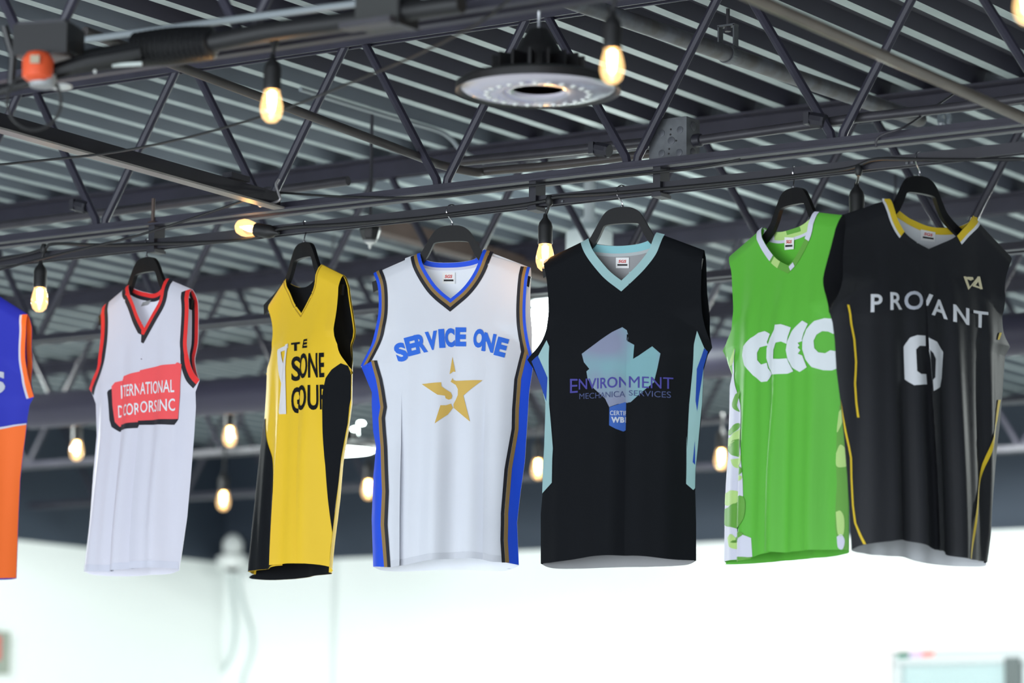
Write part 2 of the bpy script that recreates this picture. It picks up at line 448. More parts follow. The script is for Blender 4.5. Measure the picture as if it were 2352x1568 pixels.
        if not back:
            acc = 0
            for f in s.folds:
                (xa, za), (xb, zb) = f[0], f[1]; dr = Vector((xb-xa, zb-za, 0)); no = Vector((-dr.y, dr.x, 0)).normalized()
                for q in (0, 0.1, 0.25, 0.5, 0.75, 0.9, 1.0): cut((xa+acc+f[2]*q, za, 0), no)
                acc += f[2]
            dead = []
            for q in bm.faces:          # the pleat has not opened yet above its start: nothing is folded away there
                c = q.calc_center_median(); acc = 0
                for f in s.folds:
                    s0 = s.fx(f, c.y)+acc
                    if s0 < c.x < s0+f[2] and s.grow(f, c.y) < 0.05: dead.append(q); break
                    acc += f[2]
            if dead: bmesh.ops.delete(bm, geom=dead, context='FACES')
        for v in bm.verts:
            P = s.pt(v.co.x, v.co.y, off, back); v.co = P-s.t.org
        bmesh.ops.remove_doubles(bm, verts=bm.verts, dist=2e-4)
        dead = [q for q in bm.faces if q.calc_area() < 4e-9]
        if dead: bmesh.ops.delete(bm, geom=dead, context='FACES_ONLY')
        bmesh.ops.recalc_face_normals(bm, faces=bm.faces)
        me = bpy.data.meshes.new(name); bm.to_mesh(me); bm.free(); me.materials.append(m)
        me.polygons.foreach_set('use_smooth', [True]*len(me.polygons)); me.set_sharp_from_angle(angle=math.radians(65))
        o = bpy.data.objects.new(name, me); COL.objects.link(o); o.parent = under or s.t.root
        if label: o['label'] = label
        return o
    def S(s, pl): return [(s.toS(x, z), z) for x, z in pl]
    def front(s, m):
        nk = s.neck
        i = max(range(len(nk)), key=lambda k: -nk[k][1])
        neck = smooth2(nk[:i+1])+smooth2(nk[i:])[1:]
        poly = neck+smooth2([s.armR[0]]+s.armR[1:])+s.edgeR[1:]+[p for p in reversed(smooth2(s.hem))][1:-1]+list(reversed(s.edgeL[1:]))+list(reversed(smooth2(s.armL)))
        out = []
        for p in poly:
            if not out or (Vector(p)-Vector(out[-1])).length > 1e-4: out.append(p)
        s.neck_s = neck; s.armL_s = smooth2(s.armL); s.armR_s = smooth2(s.armR)
        s.fp = s.sheet('front_panel', s.S(out), m); return s.fp
    def backp(s, m, lining=None):
        poly = smooth2(s.neckB)+smooth2(s.armR)+s.edgeR[1:]+[p for p in reversed(smooth2(s.hemB))][1:-1]+list(reversed(s.edgeL[1:]))+list(reversed(smooth2(s.armL)))
        out = []
        for p in poly:
            if not out or (Vector(p)-Vector(out[-1])).length > 1e-4: out.append(p)
        s.bp = s.sheet('back_panel', out, m, back=True)
        if lining:
            ins = lambda pl, d: [(x+d, z) for x, z in pl]
            ar = [p for p in ins(smooth2(s.armR), -s.inset) if p[1] < s.neckB[-1][1]-0.03]; al = [p for p in ins(smooth2(s.armL), s.inset) if p[1] < s.neckB[0][1]-0.03]
            lp = smooth2(s.neckB)+ar+ins(s.edgeR[1:], -0.004)+[p for p in reversed(smooth2(s.hemB))][1:-1]+ins(list(reversed(s.edgeL[1:])), 0.004)+list(reversed(al))
            s.sheet('lining', lp, lining, off=0.0016, back=True)
    def strip(s, name, path, w0, w1, m, off=0.0012, back=False, sgn=1, label=None, under=None, ends=None):
        P = [Vector(p) for p in path]; A = []; B = []
        for i, p in enumerate(P):
            a = P[max(i-1, 0)]; b = P[min(i+1, len(P)-1)]
            t1 = (p-a) if i > 0 else (b-p); t2 = (b-p) if i < len(P)-1 else (p-a)
            t1 = t1.normalized(); t2 = t2.normalized(); n1 = Vector((-t1.y, t1.x)); n2 = Vector((-t2.y, t2.x))
            nn = (n1+n2); nn = nn.normalized() if nn.length > 1e-6 else n1
            k = 1/max(0.5, nn.dot(n1))
            A.append(p+nn*sgn*w0*k); B.append(p+nn*sgn*w1*k)
        poly = A+B; n = len(A)
        faces = [(i, i+1, n+i+1, n+i) for i in range(n-1)]
        pl = [tuple(p) for p in poly]
        if not back: pl = s.S(pl)
        return s.sheet(name, pl, m, off, back, under, faces=faces, label=label, step=(0.0085, 0.02))
    def poly(s, name, pxs, m, off=0.0015, side=None, label=None, under=None, step=(0.0085, 0.02)):
        return s.sheet(name, [s.pS(x, y, side) for x, y in pxs], m, off, label=label, under=under, step=step)
    def text(s, body, quad, m, off=0.0018, bold=0.0, side=None, shear=0.0, name='lettering', under=None, back=False, label=None):
        vs, fs = glyphs(body, bold, shear)
        (x0, y0), (x1, y1), (x2, y2), (x3, y3) = quad      # top-left, top-right, bottom-right, bottom-left
        pl = []
        for u, v in vs:
            top = (x0+(x1-x0)*u, y0+(y1-y0)*u); bot = (x3+(x2-x3)*u, y3+(y2-y3)*u)
            pl.append(s.pS(bot[0]+(top[0]-bot[0])*v, bot[1]+(top[1]-bot[1])*v, side, back))
        return s.sheet(name, pl, m, off, back, under, faces=fs, step=(0.0085, 0.02), label=label)
_g = {}
def glyphs(body, bold=0.0, shear=0.0):
    key = (body, bold, shear)
    if key in _g: return _g[key]
    c = bpy.data.curves.new('txt', 'FONT'); c.body = body; c.size = 1; c.offset = bold; c.shear = shear; c.resolution_u = 4
    c.space_character = 1.0+bold*2
    o = bpy.data.objects.new('txt', c); COL.objects.link(o); bpy.context.view_layer.update()
    me = bpy.data.meshes.new_from_object(o.evaluated_get(bpy.context.evaluated_depsgraph_get()))
    vs = [(v.co.x, v.co.y) for v in me.vertices]; fs = [tuple(p.vertices) for p in me.polygons]
    bpy.data.objects.remove(o); bpy.data.curves.remove(c); bpy.data.meshes.remove(me)
    xa, xb = min(v[0] for v in vs), max(v[0] for v in vs); ya, yb = min(v[1] for v in vs), max(v[1] for v in vs)
    _g[key] = ([((x-xa)/(xb-xa), (y-ya)/(yb-ya)) for x, y in vs], fs)
    return _g[key]

def hanger(j, label, apex, mtl, half=0.205, zdrop=0.118, roll=0.0):
    ax, az = j.px(*apex)
    base = j.P0+j.e*ax; base.z = az
    t = Thing('clothes_hanger', label, 'hanger', base, 'black hangers on the rail')
    top = smooth2([(0,0),(0.022,-0.002),(0.041,-0.011),(0.056,-0.031),(0.071,-0.056),(0.088,-0.079),(0.130,-0.106),(half,-zdrop-0.018)], 4)
    bot = smooth2([(0,-0.040),(0.022,-0.0405),(0.0425,-0.043),(0.049,-0.052),(0.060,-0.074),(0.078,-0.097),(0.125,-0.127),(half-0.004,-zdrop-0.044)], 4)
    cr, sr = math.cos(roll), math.sin(roll); T = [(-x, z) for x, z in reversed(top[1:])]+top; B = [(-x, z) for x, z in reversed(bot[1:])]+bot
    v = []; f = []; n = len(T)
    for dy in (-0.0065, 0.0065):
        for pl in (T, B):
            for x, z in pl: v.append(base+j.e*(x*cr-z*sr)+Vector((0,0,x*sr+z*cr))+j.n*dy*(1-0.5*min(1, abs(x)/0.16)))
    for q in range(n-1):
        f += [(q, q+1, n+q+1, n+q), (2*n+q, 3*n+q, 3*n+q+1, 2*n+q+1), (q, 2*n+q, 2*n+q+1, q+1), (n+q, n+q+1, 3*n+q+1, 3*n+q)]
    f += [(0, n, 3*n, 2*n), (n-1, 3*n-1, 4*n-1, 2*n-1)]
    t.part('hanger_body', (v, f), mtl, smooth=True)
    # hook over the rail
    zt = ZR+0.018; H = zt-base.z
    r = 0.017; c = base+Vector((0,0,H-r)); d = Vector((0, 1, 0)) if abs(j.e.y) > 2 else j.e
    d = (j.e*0.5+Vector((0,1,0))*math.copysign(1, j.e.y if abs(j.e.y) > .05 else 1)).normalized()
    pts = [base+Vector((0,0,-0.004)), base+Vector((0,0,max(0.008, (H-2*r)*0.55)))]
    # the wire swings out, then curls over the rail
    for a in (-40, -10, 20, 50, 80, 110, 140, 170, 195): 
        an = math.radians(a); pts.append(c+d*(-math.cos(an)*r)+Vector((0,0,math.sin(an)*r)))
    t.part('hook', m_tube(spline(pts, 3), 0.0017, 6), chrome, smooth=True)
    t.part('ferrule', m_lathe(base+Vector((0,0,-0.003)), [(0.0042,0),(0.0042,0.007),(0.002,0.009)], 10), chrome)
    return t
def neck_tag(j, quad, w, m2=None):
    (x0, y0), (x1, y1), (x2, y2), (x3, y3) = quad
    def P(u, v): 
        a = (x0+(x1-x0)*u, y0+(y1-y0)*u); b = (x3+(x2-x3)*u, y3+(y2-y3)*u); return (a[0]+(b[0]-a[0])*v, a[1]+(b[1]-a[1])*v)
    def q(u0, v0, u1, v1): return [j.pS(*P(u, v), back=True) for u, v in ((u0,v0),(u1,v0),(u1,v1),(u0,v1))]
    tg = j.sheet('neck_label', q(0,0,1,1), w, 0.004, True, label='small white woven label inside the collar')
    return tg, P, q

white_c = cloth('white_jersey_cloth', (226,228,236), 0.6, 0.18)
lav_c = cloth('cool_white_jersey_cloth', (222,220,232), 0.6, 0.18)
red_c = cloth('red_trim', (226,44,42)); coral_c = cloth('coral_print', (240,84,88)); blackt = cloth('black_trim', (30,30,38))
yel_c = cloth('yellow_jersey_cloth', (236,194,40), 0.6, 0.08); blk_c = mat('black_jersey_cloth', (17,19,23), 0.8, bump=0.05, bscale=420, spec=0.12)
blue_c = cloth('royal_blue_cloth', (24,76,214)); gold_c = cloth('bronze_trim', (140,112,66)); goldp = cloth('gold_print', (206,170,84))
blueprint = cloth('blue_print', (42,104,214)); teal_c = cloth('pale_teal_cloth', (148,182,184)); teal_b = cloth('bright_teal_cloth', (132,188,196))
navy_c = cloth('navy_blue_cloth', (20,64,160)); grey_l = cloth('grey_lining', (150,150,152)); indigo = cloth('indigo_print', (62,58,140))
slate = cloth('slate_print', (64,74,116)); white_pr = cloth('white_print', (224,226,232)); ltgrey = cloth('light_grey_print', (190,194,206))
green_c = cloth('green_jersey_cloth', (92,180,58), 0.55, 0.08); pgreen = cloth('pale_green_camo', (176,210,126)); mgreen = cloth('mid_green_camo', (98,158,62)); lavw = cloth('lavender_white_camo', (206,206,222))
satin = mat('black_satin_cloth', (38,39,43), 0.5, bump=0.15, bscale=60, spec=0.18); yellow_t = cloth('yellow_trim', (226,194,44)); cream = cloth('cream_print', (222,212,176))
royal2 = cloth('deep_blue_cloth', (34,44,176)); orange_c = cloth('orange_cloth', (250,112,40))
tag_w = cloth('label_white', (232,232,232)); red_ink = cloth('label_red_ink', (206,60,56)); black_ink = cloth('label_black_ink', (34,34,36))
def std_tag(j, quad):
    tg, P, q = neck_tag(j, quad, tag_w)
    vs = q(0.12, 0.62, 0.88, 0.78); j.sheet('label_bar', vs, black_ink, 0.0052, True, under=tg)
    Q = [P(0.2, 0.22), P(0.8, 0.22), P(0.8, 0.5), P(0.2, 0.5)]
    j.text('SGS', Q, red_ink, 0.0052, 0.03, shear=0.2, name='label_print', under=tg, back=True)

# --- white jersey, red and black trim
sp = dict(neck=[(297,653),(305,690),(318,725),(332,753),(349,722),(368,685),(383,640)],
  neckB=[(297,653),(310,663),(335,671),(362,672),(383,640)],
  armL=[(236,702),(233,736),(231,787),(225,835),(214,867),(206,893)], armR=[(440,664),(434,705),(431,765),(434,820),(444,853),(459,872)],
  sideL=[(206,893),(212,905),(220,927),(222,1000),(214,1090),(207,1187),(194,1312)], sideR=[(459,872),(449,900),(450,935),(446,1000),(438,1100),(430,1187),(411,1306)],
  hem=[(194,1312),(240,1312),(290,1306),(340,1303),(385,1304),(411,1306)], hemB=[(194,1312),(230,1321),(290,1323),(350,1320),(390,1317),(411,1306)],
  folds=[((281.5,890),(279,960),0.03,1,0.006,790),((322,890),(319.5,960),0.05,1,0.007,775)])
j = Jersey('white jersey with red and black trim and a red lettered panel', (335,556), 47, sp, depth=(0.018,0.024,0.056), soft=((0.008,0.13,0.4),(0.005,0.071,1.3)))
j.front(lav_c); j.backp(lav_c)
j.strip('collar_trim', j.neck_s, 0, 0.012, red_c, sgn=-1, label='red collar band'); j.strip('collar_trim', j.neck_s, 0.012, 0.027, blackt, sgn=-1, label='black collar band')
for a, sg in ((j.armL_s, 1), (j.armR_s, -1)):
    j.strip('armhole_trim', a, 0, 0.016, red_c, sgn=sg); j.strip('armhole_trim', a, 0.016, 0.030, blackt, sgn=sg)
    j.strip('armhole_trim', a, 0, 0.014, red_c, sgn=sg, back=True, off=0.0025); j.strip('armhole_trim', a, 0.014, 0.026, blackt, sgn=sg, back=True, off=0.0025)
nb = smooth2(j.neckB)
j.strip('back_collar_trim', nb, 0, 0.012, red_c, sgn=-1, back=True, off=0.0025); j.strip('back_collar_trim', nb, 0.012, 0.022, blackt, sgn=-1, back=True, off=0.0025)
c4 = lambda l: [(x/3.136, 500+y/3.136) for x, y in l]
sh = j.poly('panel_shadow', c4([(775,1258),(783,1242),(810,1228),(900,1200),(1280,1200),(1280,1450),(1248,1490),(1005,1492),(1000,1508),(882,1528),(845,1540),(803,1505),(788,1455)]), blackt, 0.0013, label='black drop shadow of the printed panel')
pn = j.poly('print_panel', c4([(806,1215),(830,1185),(885,1163),(892,1140),(1000,1108),(1030,1094),(1170,1062),(1262,1052),(1276,1040),(1310,1055),(1296,1250),(1280,1448),(1005,1462),(880,1490),(848,1504),(825,1470),(812,1350)]), coral_c, 0.0019, label='coral red printed panel')
def r4(x0,yt0,yb0,x1,yt1,yb1): return c4([(x0,yt0),(x1,yt1),(x1,yb1),(x0,yb0)])
j.text('I', r4(866,1208,1303,875,1206,1300), white_pr, 0.0026, 0.01, side=0, under=pn); j.text('TERN', r4(891,1206,1290,1008,1192,1278), white_pr, 0.0026, 0.01, side=1, under=pn)
j.text('ATIONAL', r4(1014,1186,1274,1254,1164,1256), white_pr, 0.0026, 0.01, side=2, under=pn)
j.text('D', r4(846,1352,1440,874,1348,1432), white_pr, 0.0026, 0.01, side=0, under=pn); j.text('COR', r4(896,1346,1430,1000,1330,1416), white_pr, 0.0026, 0.01, side=1, under=pn)
j.text('ORS', r4(1016,1322,1406,1140,1312,1396), white_pr, 0.0026, 0.01, under=pn); j.text('INC', r4(1152,1310,1396,1258,1300,1390), white_pr, 0.0026, 0.01, under=pn)
neck_tag(j, [(331,694),(350,689),(342,700),(326,704)], cloth('grey_label', (150,150,150)))
j.sheet('hem_band', j.S(smooth2(j.hem)+[(x, z+0.018) for x, z in reversed(smooth2(j.hem))]), cloth('hem_cloth', (206,206,220)), 0.0008)
hanger(j, 'black hanger under the white jersey with red trim', (337,591), black_cloth_hanger)
JI = j

# --- yellow and black jersey
c5 = lambda l: [(500+x/2.6125, 450+y/2.6125) for x, y in l]
sp = dict(neck=[(657,638),(664,668),(676,696),(692,719),(706,693),(722,655),(738,607)],
  neckB=[(657,638),(668,651),(692,660),(715,652),(738,607)],
  armL=[(613,696),(620,722),(626,756),(624,790),(619,830),(616,858)], armR=[(788,632),(777,660),(772,718),(772,794),(778,833),(792,853),(808,860)],
  sideL=[(616,858),(615,900),(612,960),(605,1040),(596,1171),(590,1244),(583,1318)], sideR=[(808,860),(807,925),(798,986),(783,1060),(775,1140),(763,1235),(755,1314)],
  hem=[(583,1318),(610,1306),(640,1296),(672,1293),(705,1295),(735,1308),(755,1314)], hemB=[(583,1318),(605,1328),(635,1333),(670,1330),(710,1325),(740,1320),(755,1314)],
  folds=[((655,830),(649,960),0.03,1,0.011,750),((692,830),(689,960),0.05,1,0.008,725)])
j = Jersey('yellow jersey with black sides, a black lettered front and black lining', (697,500), 57, sp, depth=(0.019,0.05,0.062))
j.front(yel_c); j.backp(yel_c, blk_c)
j.strip('armhole_trim', j.armR_s, 0, 0.006, yel_c, sgn=-1, back=True, off=0.0035)
cb = lambda l: [(480+x/3.136, 900+y/3.136) for x, y in l]
j.poly('side_panel', [(614,960),(613,985),(620,1050),(627,1120),(631,1171),(633,1230),(630,1297),(610,1306),(583,1318),(590,1244),(596,1171),(605,1043),(610,980)], blk_c, label='black side panel')
j.poly('side_panel', [(771,833),(758,848),(747,868),(740,900),(738,957),(733,1050),(727,1140),(721,1219),(712,1296),(735,1308),(745,1311),(754,1250),(772,1130),(784,1050),(799,975),(806,915),(807,864),(792,856),(779,838)], blk_c, label='black side panel')
j.poly('side_stripe', [(779,1112),(767,1170),(751,1235),(736,1307),(745,1311),(760,1240),(773,1180)], lavw, 0.0018, label='white side stripe')
j.strip('collar_seam', j.neck_s, 0.006, 0.0085, cloth('dark_yellow_stitch', (176,140,30)), sgn=-1)
wf = cloth('pale_frame_print', (216,212,214))
fr = j.poly('frame_print', c5([(360,922),(426,887),(426,912),(362,946)]), wf, side=None, label='pale outlined frame')
j.poly('frame_print_bar', c5([(360,930),(383,930),(402,1150),(394,1165)]), wf, 0.0022, under=fr); j.poly('frame_print_bar', c5([(411,893),(426,887),(416,1308),(392,1311)]), wf, 0.0026, under=fr)
def r5(x0,yt0,yb0,x1,yt1,yb1): return c5([(x0,yt0),(x1,yt1),(x1,yb1),(x0,yb0)])
j.text('T', r5(443,882,932,494,876,928), blk_c, bold=0.05, side=1); j.text('E', r5(505,864,914,541,857,911), blk_c, bold=0.05, side=2)
j.text('S', r5(444,966,1113,496,960,1106), blk_c, bold=0.02, side=1); j.text('ONE', r5(494,945,1096,637,938,1088), blk_c, bold=0.02, side=2)
j.text('G', r5(443,1150,1306,492,1144,1300), blk_c, bold=0.02, side=1); j.text('OUP', r5(484,1136,1288,646,1128,1280), blk_c, bold=0.02, side=2)
hanger(j, 'dark hanger under the yellow jersey', (699,557), black_cloth_hanger)
JY = j

# --- white, blue and gold jersey
c6 = lambda l: [(800+x/2.85, 450+y/2.85) for x, y in l]
sp = dict(neck=c6([(470,372),(498,468),(558,566),(612,625),(670,672),(745,607),(805,530),(850,440),(887,352)]),
  neckB=c6([(470,372),(500,412),(560,432),(655,436),(750,430),(830,410),(887,352)]),
  armL=c6([(166,506),(190,575),(200,690),(192,810),(160,950),(82,1112)]), armR=c6([(1192,468),(1168,590),(1160,740),(1168,880),(1188,985),(1216,1092)]),
  sideL=[(829,840),(838,862),(854,900),(854,930),(857,990),(864,1026),(858,1090),(854,1192),(858,1302)], sideR=[(1226,834),(1222,860),(1216,900),(1211,980),(1206,1060),(1196,1130),(1188,1200),(1192,1298)],
  hem=[(858,1302),(885,1303),(918,1299),(960,1290),(1005,1285),(1060,1281),(1100,1283),(1130,1290),(1165,1292),(1192,1298)],
  hemB=[(858,1302),(880,1310),(930,1312),(1000,1309),(1080,1309),(1150,1311),(1175,1307),(1192,1298)],
  folds=[((921,1060),(919,1280),0.03,-1,0.007,880),((1112,1060),(1110,1280),0.035,1,0.008,860)])
j = Jersey('white jersey with royal blue sides, arched blue lettering and a gold star', (1035,470), 15, sp, soft=((0.008,0.15,0.9),(0.007,0.083,1.0)))
j.front(white_c); j.backp(white_c)
for k, (m_, a, b) in enumerate(((blue_c, 0, 0.0085), (gold_c, 0.0085, 0.017), (blackt, 0.017, 0.026))):
    j.strip('collar_trim', j.neck_s, a, b, m_, sgn=-1)
    j.strip('armhole_trim', j.armL_s, a*0.9, b*0.9, m_, sgn=1); j.strip('armhole_trim', j.armR_s, a*0.9, b*0.9, m_, sgn=-1)
nb = smooth2(j.neckB); j.strip('back_collar_trim', nb, 0, 0.013, blue_c, sgn=-1, back=True, off=0.0025); j.strip('back_collar_binding', nb, 0.013, 0.02, lavw, sgn=-1, back=True, off=0.0025)
gL = [(858,828),(870,871),(880,935),(876,960),(881,1034),(884,1129),(881,1205),(888,1302)]
gR = [(1206,806),(1190,871),(1185,940),(1184,985),(1169,1078),(1161,1180),(1160,1240),(1163,1292)]
j.poly('side_panel', [(830,843)]+gL+[(858,1301),(855,1192),(859,1090),(865,1026),(858,990),(855,930),(855,900),(839,862)], blue_c, label='royal blue side panel')
j.poly('side_panel', [(1225,836),(1221,860),(1215,900),(1210,980),(1205,1060),(1195,1130),(1187,1200),(1191,1297)]+list(reversed(gR)), blue_c, label='royal blue side panel')
def pxstrip(path, w, m_, name='side_stripe', off=0.002, label=None):
    return j.poly(name, [(x-w/2, y) for x, y in path]+[(x+w/2, y) for x, y in reversed(path)], m_, off, label=label)
pxstrip([(x-1, y) for x, y in gL], 7, gold_c); pxstrip([(x+6, y) for x, y in gL], 7, blackt)
pxstrip([(x+2, y) for x, y in gR], 8, gold_c); pxstrip([(x-6, y) for x, y in gR], 7, blackt)
def letter(ch, cx, cy, wd, ht, ang, m_, bold=0.05, sc=2.85, ox=800, oy=450):
    a = math.radians(ang); pts = []
    for dx, dy in ((-wd/2,-ht/2),(wd/2,-ht/2),(wd/2,ht/2),(-wd/2,ht/2)):
        pts.append((ox+(cx+dx*math.cos(a)-dy*math.sin(a))/sc, oy+(cy+dx*math.sin(a)+dy*math.cos(a))/sc))
    return j.text(ch, pts, m_, bold=bold)
for ch, cx, cy, wd, ang in (('S',346,1022,76,-19),('E',413,982,70,-15),('R',476,966,76,-10),('V',549,948,82,-7),('I',614,934,38,-4),('C',665,928,62,-2),('E',736,922,72,1),('O',856,932,72,7),('N',921,960,80,11),('E',1003,990,74,15)):
    letter(ch, cx, cy, wd, 124, ang, blueprint, 0.055)
star = j.poly('star_print', c6([(680,1052),(698,1150),(684,1148),(662,1166)]), goldp, label='gold star print cut by a curved letter')
j.poly('star_point', c6([(680,1190),(684,1203),(700,1208),(879,1205),(752,1305),(797,1476),(684,1384),(684,1360),(700,1330),(713,1300),(714,1262),(700,1235),(668,1215)]), goldp, under=star)
j.poly('star_point', c6([(480,1230),(612,1221),(614,1248),(640,1268),(668,1285),(677,1306),(672,1326),(655,1333),(638,1325),(634,1308),(590,1303)]), goldp, under=star)
j.poly('star_point', c6([(608,1372),(640,1370),(668,1358),(680,1384),(650,1430),(574,1492)]), goldp, under=star)
j.sheet('hem_band', j.S(smooth2(j.hem)[4:-4]+[(x, z+0.016) for x, z in reversed(smooth2(j.hem)[4:-4])]), cloth('white_hem_cloth', (204,206,214)), 0.0008)
std_tag(j, [(1017,626),(1046,626),(1046,652),(1017,652)])
hanger(j, 'black hanger under the jersey with the gold star', (1038,518), black_cloth_hanger)
JS = j

# --- black jersey with pale teal collar and print
c7 = lambda l: [(1200+x/2.614, 430+y/2.614) for x, y in l]
cB = lambda l: [(1200+x/3.92, 950+y/3.92) for x, y in l]
sp = dict(neck=c7([(397,308),(432,392),(500,478),(545,522),(595,560),(650,508),(705,450),(765,365),(806,272)]),
  neckB=c7([(397,308),(430,335),(510,348),(600,350),(700,338),(770,312),(806,272)]),
  armL=c7([(126,438),(142,535),(155,690),(150,800),(112,928),(30,1036)]), armR=c7([(1090,377),(1072,600),(1076,720),(1100,850),(1140,962)]),
  sideL=[(1211,826),(1224,845),(1243,885),(1253,925),(1252,1030),(1248,1065),(1246,1134),(1242,1180),(1242,1294)], sideR=[(1636,798),(1626,815),(1616,851),(1613,930),(1611,960),(1603,1030),(1598,1078),(1597,1126),(1599,1200),(1599,1287)],
  hem=[(1242,1294),(1280,1290),(1330,1282),(1365,1276),(1420,1275),(1480,1277),(1540,1284),(1599,1287)], hemB=[(1242,1294),(1262,1303),(1300,1306),(1400,1303),(1500,1301),(1575,1297),(1599,1287)],
  folds=[((1439,800),(1438,960),0.06,1,0.006,690)])
j = Jersey('black jersey with a pale teal collar and an angular teal and blue print', (1428,424), 22, sp, inset=0.05, soft=((0.004,0.12,0.5),(0.003,0.07,0.2)))
j.front(blk_c); j.backp(blk_c, grey_l)
j.strip('collar_trim', j.neck_s, 0, 0.021, teal_c, sgn=-1, label='pale teal collar')
nb = smooth2(j.neckB); j.strip('back_collar_trim', nb, 0, 0.019, teal_b, sgn=-1, back=True, off=0.0035); j.strip('back_collar_binding', nb, 0.019, 0.027, cloth('pale_binding', (176,182,184)), sgn=-1, back=True, off=0.0035)
j.poly('side_panel', c7([(146,918),(162,955),(160,1150),(162,1300),(185,1568)])+cB([(272,400),(268,620),(182,718),(190,450),(205,0)])+c7([(140,1292),(128,1240),(150,1160),(95,1015)]), teal_c, label='pale teal side panel')
j.poly('side_stripe', c7([(58,1044),(96,1010),(152,1142),(146,1284),(112,1185)]), navy_c, 0.002, label='navy side stripe')
j.poly('side_panel', c7([(1048,862),(1090,962),(1110,985),(1086,1080),(1080,1300),(1072,1568)])+cB([(1560,500),(1560,668),(1536,686),(1470,630),(1474,200)])+c7([(986,1568),(1000,1300),(1030,940)]), teal_c, label='pale teal side panel')
j.poly('side_stripe', c7([(1090,965),(1112,985),(1086,1080),(1060,1250),(1048,1345),(1038,1280),(1046,1090)]), navy_c, 0.002, label='navy side stripe')
j.poly('side_stripe', cB([(1550,240),(1552,460),(1530,435)]), navy_c, 0.002, label='navy side stripe')
def teal_print():
    m = bpy.data.materials.new('teal_violet_print'); m.use_nodes = True; nt = m.node_tree; b = nt.nodes['Principled BSDF']; b.inputs['Roughness'].default_value = 0.6
    tc = nt.nodes.new('ShaderNodeTexCoord'); n = nt.nodes.new('ShaderNodeTexNoise'); n.inputs['Scale'].default_value = 9; n.inputs['Detail'].default_value = 1
    nt.links.new(tc.outputs['Object'], n.inputs['Vector']); r = nt.nodes.new('ShaderNodeValToRGB')
    r.color_ramp.elements[0].position = 0.40; r.color_ramp.elements[0].color = (*lin((112,158,166)), 1); r.color_ramp.elements[1].position = 0.62; r.color_ramp.elements[1].color = (*lin((122,128,154)), 1)
    nt.links.new(n.outputs['Fac'], r.inputs['Fac']); nt.links.new(r.outputs['Color'], b.inputs['Base Color']); return m
tp = j.poly('angular_print', c7([(600,840),(626,858),(627,922),(672,946),(665,1030),(700,1010),(780,955),(830,998),(812,1085),(790,1172),(725,1225),(650,1290),(620,1308),(575,1300),(525,1320),(500,1270),(420,1200),(392,1150),(385,1105),(402,1090),(370,1050),(357,1000),(470,915),(540,870)]), teal_print(), label='angular teal and violet shape')
def r7(x0,yt0,yb0,x1,yt1,yb1): return c7([(x0,yt0),(x1,yt1),(x1,yb1),(x0,yb0)])
j.text('E', r7(288,1150,1236,334,1150,1232), indigo, 0.0024); j.text('NVIRON', r7(340,1150,1215,630,1135,1200), indigo, 0.0024, 0.012, side=0)
j.text('MENT', r7(640,1134,1202,906,1144,1212), indigo, 0.0024, 0.0, side=1)
j.text('MECHANICA', r7(344,1238,1272,612,1222,1258), slate, 0.0024, side=0); j.text('SERVICES', r7(640,1218,1250,893,1228,1266), slate, 0.0024, side=1)
hx = j.poly('badge_print', c7([(527,1322),(618,1286),(640,1290),(640,1440),(600,1465),(560,1450),(526,1430)]), cloth('badge_blue', (46,88,168)), 0.0024, side=0, label='blue six-sided badge')
j.text('CERTIF', r7(531,1343,1370,619,1341,1368), ltgrey, 0.003, 0.01, under=hx); j.text('WB', r7(538,1380,1416,606,1378,1412), ltgrey, 0.003, 0.05, under=hx); j.text('I', r7(611,1378,1412,618,1378,1412), ltgrey, 0.003, 0.02, under=hx)
std_tag(j, [(1416,592),(1446,592),(1446,616),(1416,616)])
hanger(j, 'black hanger under the black jersey with the teal collar', (1429,476), black_cloth_hanger)
JE = j

# --- green jersey with camouflage sides
c8 = lambda l: [(1640+x/2.413, 350+y/2.413) for x, y in l]
cG = lambda l: [(1640+x/3.303, 900+y/3.303) for x, y in l]
sp = dict(neck=c8([(268,415),(282,500),(330,570),(370,605),(415,627),(450,585),(495,500),(520,430),(560,330)]),
  neckB=c8([(268,415),(310,432),(370,440),(440,422),(500,396),(560,330)]),
  armL=c8([(80,572),(92,640),(101,760),(104,900),(90,1000),(62,1100)]), armR=[(1936,494),(1930,560),(1928,640),(1932,720),(1938,780),(1946,812)],
  sideL=[(1666,806),(1672,835),(1682,862),(1677,889),(1678,930),(1676,1000),(1675,1051),(1671,1112),(1669,1172),(1668,1292)], sideR=[(1946,812),(1940,850),(1942,950),(1946,1050),(1950,1150),(1950,1264)],
  hem=[(1668,1292),(1700,1283),(1725,1278),(1761,1267),(1800,1268),(1860,1263),(1922,1261),(1950,1264)], hemB=[(1668,1292),(1690,1297),(1730,1294),(1773,1290),(1840,1284),(1922,1276),(1950,1264)],
  folds=[((1774,1000),(1764,1250),0.03,1,0.008,880)])
j = Jersey('bright green jersey with white letter print and camouflage sides', (1825,394), 56, sp, depth=(0.019,0.05,0.062), soft=((0.007,0.11,0.4),(0.005,0.06,0.2)))
j.front(green_c); j.backp(green_c)
j.strip('collar_trim', j.neck_s, 0, 0.017, mgreen, sgn=-1, label='camouflage collar')
n_ = len(j.neck_s); j.strip('collar_patch', j.neck_s[:int(n_*0.28)], 0, 0.017, lavw, sgn=-1, off=0.002); j.strip('collar_patch', j.neck_s[int(n_*0.28):int(n_*0.40)], 0, 0.017, pgreen, sgn=-1, off=0.002)
j.strip('collar_patch', j.neck_s[int(n_*0.78):], 0, 0.017, lavw, sgn=-1, off=0.002); j.strip('collar_patch', j.neck_s[int(n_*0.50):int(n_*0.60)], 0.004, 0.017, lavw, sgn=-1, off=0.002)
